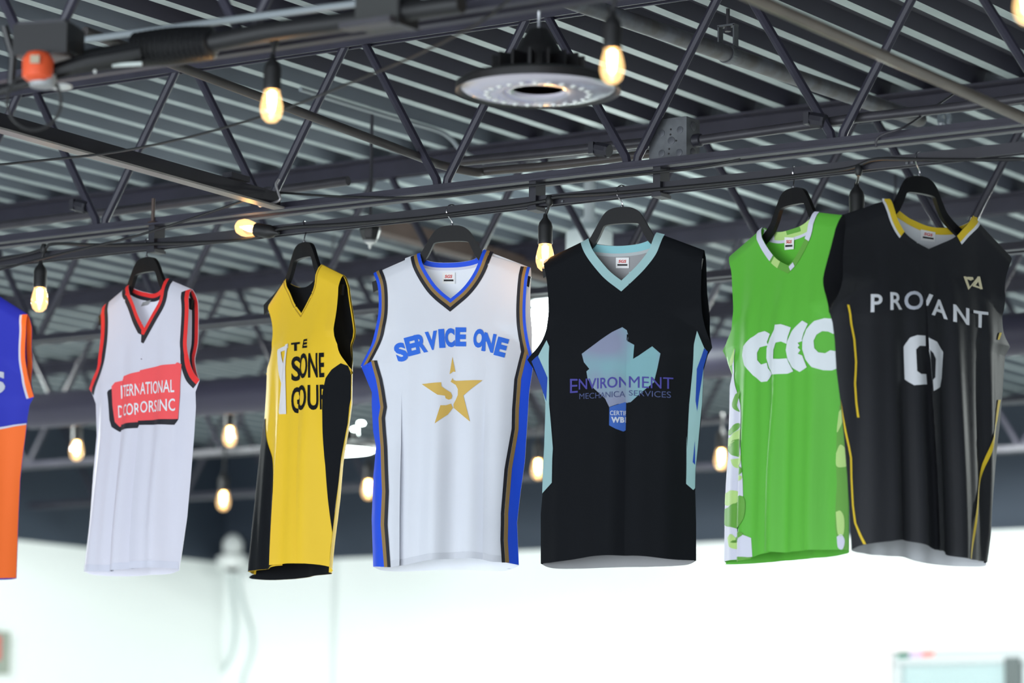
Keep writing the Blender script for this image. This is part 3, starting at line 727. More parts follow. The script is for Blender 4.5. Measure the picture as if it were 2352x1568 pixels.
nb = smooth2(j.neckB); j.strip('back_collar_trim', nb, 0, 0.02, pgreen, sgn=-1, back=True, off=0.0025); nn = len(nb)
j.strip('back_collar_patch', nb[:nn//3], 0, 0.02, lavw, sgn=-1, back=True, off=0.0035); j.strip('back_collar_patch', nb[nn//2:int(nn*.75)], 0, 0.013, mgreen, sgn=-1, back=True, off=0.0035)
j.strip('back_collar_binding', nb, 0.02, 0.027, lavw, sgn=-1, back=True, off=0.0025)
cL = j.poly('side_panel', [(1689,800),(1684,830),(1684,850),(1680,885),(1678,950),(1677,1051),(1672,1112),(1670,1172),(1669,1290),(1700,1283),(1724,1278),(1722,1235),(1700,1220),(1713,1140),(1713,1100),(1710,1040),(1704,980),(1698,930),(1690,890),(1688,860)], lavw, label='camouflage side panel')
def blob(pts, m_): j.poly('camo_patch', smooth_px(pts), m_, 0.0021, under=cL)
def smooth_px(p):
    p = list(p)+[p[0]]; return [(v.x, v.y) for v in spline([Vector((a, b, 0)) for a, b in p], 4)][:-1]
for pts in ([(1690,905),(1698,898),(1692,930),(1697,945),(1688,940),(1684,928)],[(1676,992),(1690,972),(1699,975),(1693,985),(1680,1000)],[(1676,1030),(1684,1012),(1700,1008),(1706,1030),(1702,1050),(1690,1048),(1680,1042)],[(1694,1082),(1700,1072),(1711,1074),(1711,1088),(1698,1092)],[(1671,1170),(1690,1150),(1713,1140),(1713,1190),(1700,1215),(1680,1210),(1671,1205)],[(1679,1245),(1690,1230),(1706,1222),(1712,1228),(1700,1240),(1685,1246)],[(1690,1290),(1696,1280),(1714,1279),(1722,1282),(1700,1290)]): blob(pts, mgreen)
for pts in ([(1684,812),(1688,800),(1686,830),(1680,840),(1678,830)],[(1676,1010),(1690,990),(1702,985),(1703,1008),(1688,1012),(1678,1030)],[(1681,1055),(1700,1050),(1710,1046),(1709,1066),(1696,1074),(1686,1072)],[(1671,1135),(1680,1126),(1694,1130),(1698,1145),(1682,1158),(1672,1160)],[(1674,1235),(1680,1226),(1686,1235),(1696,1250),(1690,1260),(1678,1256)],[(1694,1096),(1702,1092),(1712,1094),(1710,1103),(1698,1104)]): blob(pts, pgreen)
cR = j.poly('side_panel', [(1921,930),(1915,985),(1912,1060),(1914,1110),(1910,1172),(1909,1210),(1915,1259),(1949,1263),(1949,1150),(1945,1050),(1941,950),(1932,930)], mgreen, label='camouflage side panel')
j.poly('camo_patch', smooth_px([(1920,945),(1926,940),(1930,960),(1920,985),(1915,990)]), pgreen, 0.0021, under=cR); j.poly('camo_patch', smooth_px([(1913,1040),(1922,1020),(1936,1035),(1940,1065),(1925,1072),(1913,1068)]), pgreen, 0.0021, under=cR)
j.poly('camo_patch', smooth_px([(1911,1175),(1920,1172),(1926,1190),(1924,1225),(1914,1225)]), pgreen, 0.0021, under=cR); j.poly('camo_patch', smooth_px([(1912,1232),(1920,1226),(1926,1240),(1922,1260),(1914,1256)]), lavw, 0.0021, under=cR)
# four overlapping C shapes
def ring_c(cx, cy, rx, ry, ix, iy, a0, a1, off, cut=0):
    out = []; n = 26
    for k in range(n+1):
        a = math.radians(a0+(a1-a0)*k/n); out.append((cx+rx*math.cos(a), cy-ry*math.sin(a)))
    for k in range(n, -1, -1):
        a = math.radians(a0+(a1-a0)*k/n); out.append((cx+cut+ix*math.cos(a), cy-iy*math.sin(a)))
    return c8(out)
white_g = cloth('pale_letter_print', (212,218,222))
j.poly('letter_print', c8([(282,990),(310,1005),(292,1050),(300,1072),(290,1070),(255,1080),(237,1110),(238,1150),(262,1175),(290,1165),(296,1195),(330,1228),(290,1268),(262,1272),(215,1235),(180,1180),(163,1125),(172,1075),(205,1030),(245,1000)]), white_g)
j.poly('letter_print', c8([(375,952),(425,970),(405,1020),(398,1060),(375,1048),(352,1055),(342,1090),(338,1135),(365,1145),(398,1140),(408,1165),(440,1212),(400,1225),(335,1230),(303,1190),(288,1140),(290,1085),(310,1030),(340,985),(345,955)]), white_g)
j.poly('letter_print', c8([(490,932),(524,950),(498,1000),(488,1035),(490,1045),(465,1055),(475,1070),(465,1080),(480,1095),(466,1115),(490,1125),(505,1160),(520,1190),(475,1216),(430,1190),(402,1145),(394,1095),(402,1045),(430,990),(465,955)]), white_g)
j.poly('letter_print', c8([(610,918),(650,918),(668,935),(672,990),(655,1005),(628,992),(598,990),(572,1010),(558,1045),(562,1085),(580,1108),(610,1112),(636,1095),(668,1100),(676,1130),(678,1190),(640,1206),(600,1206),(550,1190),(510,1145),(490,1090),(492,1035),(515,980),(560,935)]), white_g)
std_tag(j, [(1805,545),(1827,546),(1826,572),(1805,574)])
hanger(j, 'black hanger under the bright green jersey', (1823,432), black_cloth_hanger)
JG = j

# --- black satin jersey, yellow piping
sp = dict(neck=[(2042,458),(2056,492),(2076,532),(2104,556),(2132,572),(2160,560),(2192,545),(2214,522),(2234,496)],
  neckB=[(2042,458),(2062,482),(2098,507),(2140,522),(2190,522),(2222,510),(2234,496)],
  armL=[(1938,492),(1938,557),(1936,619),(1926,673),(1905,716)], armR=[(2328,588),(2318,612),(2308,660),(2304,720),(2306,765),(2320,797)],
  sideL=[(1905,716),(1912,740),(1917,780),(1921,850),(1930,920),(1938,1000),(1946,1097),(1952,1188),(1956,1262)], sideR=[(2320,797),(2308,818),(2303,900),(2296,980),(2290,1030),(2282,1127),(2274,1233),(2265,1292)],
  hem=[(1956,1262),(1991,1250),(2040,1243),(2088,1240),(2140,1258),(2200,1279),(2226,1284),(2265,1292)], hemB=[(1956,1262),(1985,1271),(2030,1276),(2079,1279),(2110,1290),(2150,1296),(2200,1300),(2245,1301),(2265,1292)],
  folds=[((2126,700),(2134,880),0.06,1,0.008,640)])
j = Jersey('shiny black jersey with yellow collar and piping, white lettering and zero', (2112,352), -38, sp, inset=0.07, depth=(0.019,0.05,0.066), soft=((0.010,0.115,2.2),(0.006,0.062,0.4)))
j.front(satin); j.backp(satin, cloth('white_lining', (214,216,220)))
ns = j.neck_s; n_ = len(ns)
j.strip('collar_rib', ns, 0, 0.02, satin, sgn=-1, off=0.0016)
for a, b in ((0, int(n_*0.27)), (int(n_*0.77), n_)):
    j.strip('collar_trim', ns[a:b], 0, 0.017, yellow_t, sgn=-1, off=0.0026, label='yellow collar band'); j.strip('collar_edge', ns[a:b], 0.017, 0.024, white_pr, sgn=-1, off=0.0026, label='white collar edge')
nb = smooth2(j.neckB); j.strip('back_collar_trim', nb, 0, 0.016, yellow_t, sgn=-1, back=True, off=0.0035, label='yellow back collar')
def piping(path, wd=5): return j.poly('piping', [(x-wd/2, y) for x, y in path]+[(x+wd/2, y) for x, y in reversed(path)], yellow_t, 0.0022, label='thin yellow piping', step=(0.0085, 0.012))
piping([(1947,700),(1955,745),(1963,780),(1968,830),(1966,880),(1970,925),(1975,958)]); piping([(1926,915),(1935,955),(1943,991),(1952,1025),(1958,1051),(1960,1100),(1965,1160),(1972,1200),(1985,1230),(1993,1249)])
piping([(2297,764),(2292,780)],5); piping([(2294,918),(2287,965),(2276,1006),(2262,1070),(2249,1127),(2240,1200),(2226,1283)])
def r8(x0,yt0,yb0,x1,yt1,yb1): return c8([(x0,yt0),(x1,yt1),(x1,yb1),(x0,yb0)])
for ch, x0, yt0, yb0, x1, yt1, yb1 in (('P',866,786,886,930,786,884),('R',972,775,874,1045,778,870),('O',1057,768,872,1155,770,872),('A',1200,806,900,1296,826,926),('N',1320,842,938,1412,866,958),('T',1436,874,962,1514,886,978)):
    j.text(ch, r8(x0,yt0,yb0,x1,yt1,yb1), white_pr if ch != 'O' else ltgrey, bold=0.02)  # the O is greyed, shade put into its print colour
j.poly('lettering', c8([(1190,784),(1212,792),(1182,850),(1172,850),(1172,822)]), white_pr, side=1)
zr = j.poly('number_print', c8([(1090,1025),(1120,1013),(1170,1015),(1172,1072),(1132,1072),(1115,1092),(1120,1212),(1138,1228),(1176,1228),(1182,1284),(1110,1290),(1072,1255),(1060,1075)]), white_pr, side=0, label='left half of a white zero')
j.poly('number_print', c8([(1172,1018),(1182,1028),(1230,1050),(1278,1105),(1270,1250),(1252,1298),(1200,1324),(1198,1262),(1213,1248),(1220,1145),(1205,1112),(1184,1092),(1186,1280),(1180,1284)]), white_pr, side=1, label='right half of a white zero')
em = j.poly('emblem_print', c8([(1380,688),(1395,688),(1418,752),(1407,762)]), cream, label='cream outline emblem of two triangles')
for q in ([(1384,688),(1430,700),(1422,712),(1388,700)],[(1407,762),(1412,748),(1460,688),(1470,690)],[(1400,690),(1432,692),(1436,706),(1424,708)],[(1455,690),(1470,688),(1485,758),(1472,760)],[(1428,742),(1434,732),(1474,748),(1484,760)],[(1428,742),(1466,690),(1474,702),(1446,738)]):
    j.poly('emblem_bar', c8(q), cream, 0.0022, under=em)
std_tag(j, [(2112,527),(2146,534),(2144,556),(2112,552)])
hanger(j, 'black hanger under the shiny black jersey', (2112,405), black_cloth_hanger, half=0.215, zdrop=0.125)
JP = j

# --- blue and orange jersey cut by the left edge of the frame
sp = dict(neck=[(-120,655),(-105,700),(-82,745),(-60,700),(-42,655)], neckB=[(-120,655),(-100,672),(-82,676),(-62,672),(-42,655)],
  armL=[(-228,722),(-224,790),(-226,845),(-236,880),(-246,910)], armR=[(64,722),(60,755),(58,800),(61,844),(68,876),(78,911)],
  sideL=[(-246,910),(-232,940),(-226,1000),(-222,1100),(-218,1200),(-214,1324)], sideR=[(78,911),(68,930),(63,960),(61,985),(54,1040),(47,1100),(43,1187),(38,1328)],
  hem=[(-214,1324),(-150,1328),(-80,1329),(-20,1329),(38,1328)], hemB=[(-214,1324),(-150,1330),(-80,1332),(-20,1332),(38,1328)])
j = Jersey('blue and orange jersey cut off by the left edge of the photo', (-84,590), 22, sp, depth=(0.018,0.026,0.056))
j.front(royal2); j.backp(royal2)
j.strip('armhole_trim', j.armR_s, 0, 0.014, orange_c, sgn=-1, label='orange armhole band'); j.strip('armhole_trim', j.armR_s, 0.014, 0.020, lavw, sgn=-1)
j.strip('armhole_trim', j.armR_s, 0, 0.016, orange_c, sgn=-1, back=True, off=0.0025); j.strip('armhole_trim', j.armL_s, 0, 0.014, orange_c, sgn=1); j.strip('collar_trim', j.neck_s, 0, 0.02, orange_c, sgn=-1)
j.poly('orange_lower_half', [(-223,1020),(-120,1004),(-40,992),(0,986),(33,979),(61,975),(59,1000),(53,1040),(46,1100),(42,1187),(37,1327),(-20,1328),(-80,1328),(-150,1327),(-213,1323),(-217,1200),(-221,1100)], orange_c, label='orange lower half')
j.poly('dividing_stripe', [(-223,1020),(-120,1004),(-40,992),(0,986),(33,979),(61,975),(61,972),(33,975),(0,981),(-40,987),(-120,999),(-223,1015)], lavw, 0.002)
j.text('S', [(-32,858),(12,850),(12,902),(-32,912)], ltgrey, bold=0.04)
hanger(j, 'hanger of the blue and orange jersey beyond the left edge', (-84,618), black_cloth_hanger)

# ------------------------------------------------------------------ string lights
def bulb(p, label, drop=None, group='string light bulbs', tiltv=None, scale=1.0, seg=20):
    # p = centre of the glass; axis points from glass to cap
    ax = Vector(tiltv).normalized() if tiltv is not None else Vector((0,0,1))
    p = Vector(p); t = Thing('hanging_bulb', label, 'light bulb', p, group)
    s = scale
    top = p+ax*0.030*s
    g = t.part('glass_bulb', m_lathe(p, [(0.0005,-0.038*s),(0.010*s,-0.036*s),(0.0185*s,-0.028*s),(0.0228*s,-0.014*s),(0.0230*s,-0.004*s),(0.0200*s,0.012*s),(0.0165*s,0.024*s),(0.0150*s,0.032*s)], seg, ax), bulb_glass, smooth=True)
    t.part('filament', m_lathe(p, [(0.001,-0.018*s),(0.005*s,-0.014*s),(0.0085*s,0.004*s),(0.0085*s,0.024*s),(0.003*s,0.028*s)], 10, ax), filament, under=g, smooth=True)
    t.part('socket', m_lathe(p, [(0.0175*s,0.029*s),(0.0185*s,0.033*s),(0.0175*s,0.040*s),(0.0180*s,0.072*s),(0.0150*s,0.082*s),(0.0065*s,0.094*s),(0.0045*s,0.104*s)], seg, ax), rubber, smooth=True)
    if drop is not None:
        a = p+ax*0.100*s; t.part('lead', m_tube(spline([a, (a+Vector(drop))/2+Vector((0.002,0,0)), Vector(drop)], 4), 0.0036, 8), rubber, smooth=True)
        t.part('junction', m_lathe(Vector(drop)-Vector((0,0,0.012)), [(0.005,0),(0.009,0.006),(0.010,0.016),(0.006,0.026)], 10), rubber, smooth=True)
    return t
def Y(px, py, y): return at_y(px, py, y)
yb = YR-0.03
bulb(Y(91,685,yb), 'lit bulb between the blue-orange jersey and the red-trimmed white jersey', Y(101,572,yb))
bulb(Y(1252,588,yb), 'lit bulb hanging between the gold-star jersey and the teal-collar jersey', Y(1262,462,yb))
tv = (Y(640,536,yb)-Y(560,523,yb)).normalized()
bulb(Y(569,524,yb), 'lit bulb lying sideways against the rail above the yellow jersey', None, tiltv=tv)
bulb(Y(1968,520,yb+0.10), 'dark socketed bulb mostly hidden behind the shiny black jersey', Y(1972,392,yb))
yf = 5.20
bulb(Y(624,240,yf), 'lit amber bulb left of the round lamp, near the ceiling', Y(630,95,yf))
bulb(Y(1406,148,yf), 'lit amber bulb beside the round lamp at the top', Y(1412,-20,yf))
bulb(Y(2358,8,yf), 'lit bulb cut off by the top right corner', Y(2360,-120,yf))
for (px, py, lb) in ((176,1032,'small blurred lit bulb left of the red-trimmed white jersey'), (528,1000,'upper of two blurred bulbs left of the yellow jersey')):
    y = 9.66; p = Y(px, py, y); bulb(p, lb, (p.x, y, max(ZC+0.01, p.z+0.14)), group='far string light bulbs', scale=1.12, seg=14)
for (px, py, lb) in ((513,1148,'lower of two blurred bulbs left of the yellow jersey'), (846,1122,'blurred bulb left of the gold-star jersey'), (1236,1075,'blurred bulb between the gold-star and teal-collar jerseys'), (1657,1052,'blurred bulb beside the green jersey')):
    y = 11.14; p = Y(px, py, y); bulb(p, lb, (p.x, y, max(ZC+0.01, p.z+0.16)), group='far string light bulbs', scale=1.2, seg=14)
def cable(name, pts, r, m, label, cat='cable', n=8, seg=8):
    v = m_tube(spline(pts, n), r, seg); return single(name, v, m, label, cat, smooth=True)
cable('string_light_cable', [Y(-60,606,yb),Y(40,588,yb),Y(100,572,yb),Y(125,560,yb),Y(245,563,yb),Y(350,560,yb),Y(480,556,yb),Y(570,549,yb),Y(625,532,yb),Y(665,522,yb),Y(800,514,yb),Y(950,502,yb),Y(1060,488,yb),Y(1200,470,yb),Y(1258,459,yb),Y(1285,451,yb),Y(1400,444,yb),Y(1560,430,yb),Y(1750,412,yb),Y(1900,394,yb),Y(1960,384,yb),Y(2010,366,yb),Y(2100,366,yb),Y(2230,367,yb),Y(2420,364,yb)], 0.0042, rubber, 'black string light cable running along the jersey rail')
cable('cable', [Y(-40,630,6.60),Y(120,588,6.60),Y(300,545,6.61),Y(440,502,6.63),Y(575,455,6.66)], 0.0034, rubber, 'straight black wire rising from the left edge to the joist')
cable('cable', [at_d(-40,382,8.2),at_d(100,368,8.0),at_d(260,350,7.8),at_d(420,318,7.5),at_d(560,280,7.3),at_d(680,240,7.1),at_d(830,180,6.8),at_d(960,125,6.6),at_d(1100,52,6.4),at_d(1180,-10,6.3)], 0.0030, rubber, 'loose black cable sweeping past the lit amber bulb')
cable('cable', [Y(640,442,6.70),Y(800,452,6.70),Y(1000,452,6.69),Y(1200,428,6.69),Y(1450,402,6.69),Y(1600,385,6.69),Y(1700,366,6.69)], 0.0030, rubber, 'thin black cable tied along the joist bottom above the star jersey')
cable('cable', [Y(2012,338,6.70),Y(2014,320,6.70),Y(2030,308,6.70),Y(2080,290,6.72),Y(2140,250,6.85),Y(2190,216,7.0)], 0.0028, conduit_m, 'thin looped wire rising from the joist at the right')

# ------------------------------------------------------------------ pipes, conduits and struts under the deck
def along_y(name, px0, px1, y0anchor, r, m, label, cat, bar=None, ext=(0,0), bend=None):
    P1 = at_y(px1[0], px1[1], y0anchor); P0 = at_x(px0[0], px0[1], P1.x)
    d = (P1-P0).normalized(); a = P0-d*ext[0]; b = P1+d*ext[1]
    if bar: return single(name, m_bar(a, b, bar[0], bar[1]), m, label, cat)
    return single(name, m_tube([a, (a+b)/2, b] if not bend else [a]+bend(P1), r, 12), m, label, cat, smooth=True)
t = Thing('strut_channel', 'dark strut with a bright lower edge running from the left edge to the joist', 'strut', at_y(620,458,6.70))
P1 = at_y(640,462,6.72); P0 = at_x(-10,278,P1.x); d = (P1-P0).normalized()
t.part('channel', m_bar(P0-d*0.4, P1, 0.012, 0.042), steel_dk)
fl = lambda a, b, dx, dz: m_bar(a+Vector((dx,0,dz)), b+Vector((dx,0,dz)), 0.034, 0.005)
t.part('lower_flange', fl(P0-d*0.4, P1, 0.012, -0.022), mat('lit_strut_edge', (150,146,142), 0.45, noise=0.2, nscale=10), label='lower flange with painted-in light')  # light on the strut's underside, put into the flange colour
t.part('splice_clip', m_bar(P0+(P1-P0)*0.80+Vector((0.0,0,0.03)), P0+(P1-P0)*0.87+Vector((0.0,0,0.03)), 0.03, 0.014), steel_dk)
# pale hook clip at the strut's end
cable('beam_clip', [Y(640,412,6.69),Y(634,424,6.68),Y(640,445,6.68),Y(643,458,6.68),Y(628,466,6.68),Y(606,471,6.68),Y(596,472,6.68),Y(592,463,6.69)], 0.0036, mat('pale_clip', (176,174,176), 0.4, 0.4), 'pale wire beam clip at the end of the strut', 'clip')
def bent():
    P1 = at_y(1010,378,6.84); P0 = at_x(425,158,P1.x)
    pts = [P0+(P0-P1).normalized()*0.35, P0, P0+(P1-P0)*0.5, P0+(P1-P0)*0.9, P1, P1+Vector((0.055,0.075,-0.012)), at_y(1130,392,6.95), at_y(1300,377,6.95), at_y(1500,352,6.95)]
    return pts
single('conduit', m_tube(spline(bent(), 6), 0.011, 10), mat('brown_grey_conduit', (70,66,66), 0.45, noise=0.2, nscale=12), 'brown grey conduit that dips down and bends along the joist', 'conduit', smooth=True)
single('conduit', m_tube([Y(1045,372,6.98), Y(1250,352,6.98), Y(1505,325,6.98)], 0.0125, 10), conduit_m, 'thick conduit entering the left side of the junction box', 'conduit', smooth=True)
single('conduit', m_tube([Y(1600,323,6.78), Y(1870,285,6.78), Y(1960,272,6.78), Y(2200,246,6.78), Y(2420,216,6.78)], 0.0115, 10), conduit_m, 'conduit running right from the junction box', 'conduit', smooth=True)
single('conduit', m_tube([Y(-60,525,6.95), Y(250,487,6.95), Y(600,442,6.95), Y(800,415,6.95)], 0.0125, 10), conduit_m, 'conduit behind the joist at the left', 'conduit', smooth=True)
cable('conduit', [at_z(690,205,ZD-0.012), at_z(800,240,ZD-0.012), at_z(900,270,ZD-0.012), at_z(1000,298,ZD-0.012), at_z(1035,318,ZD-0.03), at_z(1060,345,ZD-0.06), at_z(1110,372,ZD-0.07)], 0.007, mat('pale_conduit', (138,146,150), 0.45), 'pale thin conduit on the deck bending down by the second joist', 'conduit')
# large pipe with its clevis hanger
P1 = at_y(2075,262,8.05); P0 = at_x(1330,8,P1.x); d = (P1-P0).normalized()
single('sprinkler_pipe', m_tube([P0-d*0.6, P0, P1, P1+d*0.1], 0.021, 16), rusty, 'large grey pipe with rust specks under the deck at upper right', 'pipe', smooth=True)
tq = (at_x(1672,128,P1.x)-P0).dot(d); C0 = P0+d*tq
t = Thing('pipe_hanger', 'steel clevis hanger holding the large rusty pipe', 'pipe hanger', C0)
ringp = [C0+Vector((math.cos(a)*0.025,0,math.sin(a)*0.025)) for a in [2*math.pi*k/20 for k in range(20)]]
v = []; f = []
for k in range(20):
    a = 2*math.pi*k/20
    for rr in (0.0215, 0.0245):
        for dy in (-0.011, 0.011): v.append(C0+Vector((math.cos(a)*rr, 0, math.sin(a)*rr))+d*dy)
for k in range(20):
    a, b = 4*k, 4*((k+1)%20); f += [(a, b, b+1, a+1), (a+2, a+3, b+3, b+2), (a, a+2, b+2, b), (a+1, b+1, b+3, a+3)]
t.part('strap', (v, f), galv); t.part('strap_ear', m_join(m_box(C0+Vector((-0.022,0,0.045)), (0.004,0.022,0.055)), m_box(C0+Vector((0.022,0,0.045)), (0.004,0.022,0.055)), m_box(C0+Vector((0,0,0.072)), (0.05,0.022,0.005))), galv)
t.part('rod', m_tube([C0+Vector((0,0,0.066)), Vector((C0.x, C0.y, ZD+0.03))], 0.005, 8), conduit_m, smooth=True)
t.part('nut', m_lathe(C0+Vector((0,0,0.058)), [(0.009,0),(0.009,0.010)], 6), conduit_m)
# brown conduit crossing from the foreground at upper right
P1 = at_y(2352,272,6.62); P0 = at_x(1790,22,P1.x); d = (P1-P0).normalized()
single('conduit', m_tube([P0-d*0.8, P0, P1, P1+d*0.3], 0.0125, 12), mat('tan_conduit', (112,102,92), 0.42, noise=0.2, nscale=10), 'tan conduit sloping down to the right edge, blurred', 'conduit', smooth=True)
# conduits and bundle on the nearest joist
single('conduit', m_tube([Y(150,97,5.16), Y(400,63,5.16), Y(620,34,5.16), Y(900,-2,5.16)], 0.0075, 10), mat('pale_conduit', (138,146,150), 0.45), 'pale thin conduit along the nearest joist, blurred', 'conduit', smooth=True)
hz = [at_d(180,138,6.75), at_d(300,118,6.7), at_d(360,112,6.68), at_d(480,98,6.62), at_d(620,72,6.55), at_d(800,48,6.45), at_d(960,22,6.35), at_d(1060,8,6.3)]
t = Thing('cable_sleeve', 'blurred black corrugated sleeve and cable bundle along the nearest joist', 'cable', at_d(400,105,6.65))
t.part('bundle', m_tube(spline(hz, 6), 0.019, 12), rubber, smooth=True)
pts = []; rr = []
for k in range(60):
    u = k/59; a = at_d(312,113,6.7); b = at_d(488,98,6.62); pts.append(a+(b-a)*u); rr.append(0.031+0.0035*math.sin(k*1.57)+0.004*math.sin(u*math.pi))
t.part('corrugated_sleeve', m_tube(pts, 0.03, 16, rr), black_m, smooth=True)
# dark housings on the nearest joist
t = Thing('black_box', 'blurred black housing on the nearest joist, top middle left', 'box', at_d(890,30,6.4))
t.part('housing', m_box(at_d(885,30,6.4), (0.10,0.06,0.06)), mat('dark_olive_paint', (44,45,44), 0.5)); t.part('bracket', m_box(at_d(850,55,6.38), (0.12,0.04,0.012)), conduit_m); t.part('strap', m_box(at_d(930,25,6.38), (0.02,0.065,0.065)), black_m)
# motor box with orange plug at top left
D0 = 6.62
t = Thing('ceiling_box', 'blurred black ceiling box with an orange plug at the top left', 'electrical box', at_d(115,110,D0))
def fbox(px, py, d, sx, sy, sz, rz=math.radians(20)): return m_box(at_d(px, py, d), (sx, sy, sz), rz)
bx = m_box(at_d(112,100,D0), (0.115,0.09,0.062), math.radians(18))
t.part('housing', bx, black_m); t.part('lid', m_box(at_d(112,68,D0), (0.10,0.08,0.02), math.radians(18)), mat('charcoal_plastic', (52,52,58), 0.45))
op = t.part('orange_plug', m_lathe(at_d(87,152,D0-0.07), [(0.020,-0.03),(0.030,-0.022),(0.031,0.012),(0.022,0.026),(0.01,0.03)], 14), orange_p, smooth=True, label='orange plastic plug')
t.part('plug_label', m_box(at_d(80,136,D0-0.105), (0.018,0.004,0.016), math.radians(33)), mat('tan_label', (170,158,136), 0.6), under=op)
t.part('clear_cup', m_lathe(at_d(98,186,D0-0.06), [(0.024,-0.012),(0.028,0.0),(0.026,0.012)], 16), grey_p, smooth=True)
t.part('arm', m_join(m_tube([at_d(-20,214,D0), at_d(60,190,D0), at_d(180,158,D0), at_d(330,140,D0+0.05)], 0.010, 8), m_tube([at_d(10,60,D0), at_d(30,130,D0), at_d(25,200,D0)], 0.008, 8), m_tube([at_d(120,165,D0-0.02), at_d(200,140,D0-0.02), at_d(320,118,D0)], 0.016, 8)), black_m, smooth=True)
t.part('white_lens', m_lathe(at_d(140,200,D0-0.02), [(0.004,-0.006),(0.022,-0.002),(0.022,0.003),(0.004,0.006)], 16), white_p, smooth=True)
t.part('steel_tab', m_bar(at_d(258,150,D0), at_d(326,147,D0), 0.01, 0.006), mat('bright_tab', (200,210,206), 0.35)); t.part('indicator', m_lathe(at_d(218,164,D0-0.02), [(0.001,-0.004),(0.004,0),(0.001,0.004)], 8), white_p)
loop = [at_d(78+62*math.cos(a), 232+66*math.sin(a), D0-0.05) for a in [math.radians(-70+k*320/15) for k in range(16)]]
t.part('cable_loop', m_tube(spline(loop, 3), 0.0032, 8), rubber, smooth=True, label='hanging loop of black cable')

# junction box with knockouts
B0 = at_y(1549,323,6.80)
t = Thing('junction_box', 'grey steel junction box with round knockouts beside the joist', 'junction box', B0)
body = t.part('box_body', m_box(B0, (0.104,0.062,0.098)), galv)
fy = B0.y-0.031
for (px, py, r) in ((1562,298,8),(1520,306,8),(1542,323,9),(1520,352,8),(1560,350,8)):
    q = at_y(px, py, fy); t.part('knockout', m_lathe(q+Vector((0,0.001,0)), [(r/930,0),(r/930,0.0022),(r/930*0.8,0.0026)], 16, (0,-1,0)), mat('knockout_steel', (84,86,92), 0.45, 0.3), smooth=True)
for (px, py) in ((1541,297),(1540,309),(1553,323),(1537,342),(1536,353)):
    q = at_y(px, py, fy); t.part('screw_hole', m_lathe(q+Vector((0,0.001,0)), [(0.0026,0),(0.0026,0.0016)], 10, (0,-1,0)), black_m)
for dz in (0.03, -0.005, -0.035):
    t.part('knockout', m_lathe(B0+Vector((0.0515,0.0,dz)), [(0.011,0),(0.011,0.002),(0.009,0.0026)], 16, (1,0,0)), mat('knockout_steel', (84,86,92), 0.45, 0.3), smooth=True)
t.part('connector', m_lathe(at_y(1598,323,6.78)-Vector((0.004,0,0)), [(0.016,0),(0.016,0.018),(0.013,0.02)], 12, (1,0,0)), steel_dk, smooth=True)
# clips on the web bars
for (px, py, lb) in ((190,470,'dark conduit clip on a web bar above the red-trimmed jersey'), (1385,340,'dark conduit clip on a web bar left of the junction box'), (1880,272,'dark conduit clip on a web bar above the green jersey')):
    c = at_y(px, py, 6.75); single('conduit_clip', m_join(m_lathe(c-Vector((0.02,0.004,0)), [(0.016,0),(0.018,0.006),(0.018,0.036),(0.016,0.042)], 10, (1,0,-0.25)), m_box(c+Vector((-0.022,-0.012,0.0)), (0.014,0.02,0.028))), steel_dk, lb, 'clip', loc=c)
c = at_y(363,484,6.75); single('threaded_stud', m_join(m_tube([c+Vector((0,-0.02,0.03)), c+Vector((0,-0.02,-0.035))], 0.005, 8), m_lathe(c+Vector((0,-0.02,-0.045)), [(0.02,0),(0.012,0.012),(0.006,0.014)], 10)), brown_m, 'short threaded stud standing on the joist at the left', 'bolt', loc=c)

# crumpled clear wrap caught on the second joist
c = at_y(2168,275,8.15); bm = bmesh.new(); bmesh.ops.create_icosphere(bm, subdivisions=3, radius=0.022)
for v in bm.verts:
    k = 1+random.uniform(-0.28, 0.28); v.co = Vector((v.co.x*0.9*k, v.co.y*0.8*k, v.co.z*1.7*k))
me = bpy.data.meshes.new('clear_wrap'); bm.to_mesh(me); bm.free(); me.materials.append(mat('clear_film', (120,128,136), 0.12, spec=0.9))
o = bpy.data.objects.new('clear_wrap', me); COL.objects.link(o); o.location = c; o['label'] = 'crumpled clear film stuck behind the joist at upper right'; o['category'] = 'plastic film'
# round purple duct across the hall
yd = 9.30
a = at_y(70,952,yd); b = at_y(2600,708,yd); rd = 0.066
zc = (at_y(560,915,yd).z+at_y(1640,812,yd).z)/2
t = Thing('round_duct', 'long round purple-grey duct crossing the hall behind the jerseys', 'duct', (a.x, yd, zc))
t.part('pipe', m_lathe((a.x, yd, zc), [(0.052,-0.012),(rd,0.0),(rd,b.x-a.x)], 28, (1,0,0)), duct_m, smooth=True)
for px in (330, 1330, 2050):
    x = at_y(px, 900, yd).x
    t.part('band', m_lathe((x, yd, zc), [(rd+0.003,0),(rd+0.003,0.03)], 28, (1,0,0)), duct_m, smooth=True)
    t.part('hanger_rod', m_tube([(x+0.015, yd, zc+rd), (x+0.015, yd, ZD+0.03)], 0.004, 6), steel_dk)
# brown beam in the rib direction behind the star jersey's hanger
P1 = at_y(1262,628,9.9); P0 = at_x(884,520,P1.x); d = (P1-P0).normalized()
single('brown_beam', m_bar(P0-d*0.05, P1+d*0.3, 0.05, 0.055), brown_m, 'brown beam sloping behind the hanger of the star jersey', 'beam')
P1 = at_y(1240,632,10.0); P0 = at_x(888,545,P1.x); d = (P1-P0).normalized()
single('conduit', m_tube([P0-d*0.1, P0, P1, P1+d*0.2], 0.013, 10), galv, 'grey conduit below the brown beam', 'conduit', smooth=True)
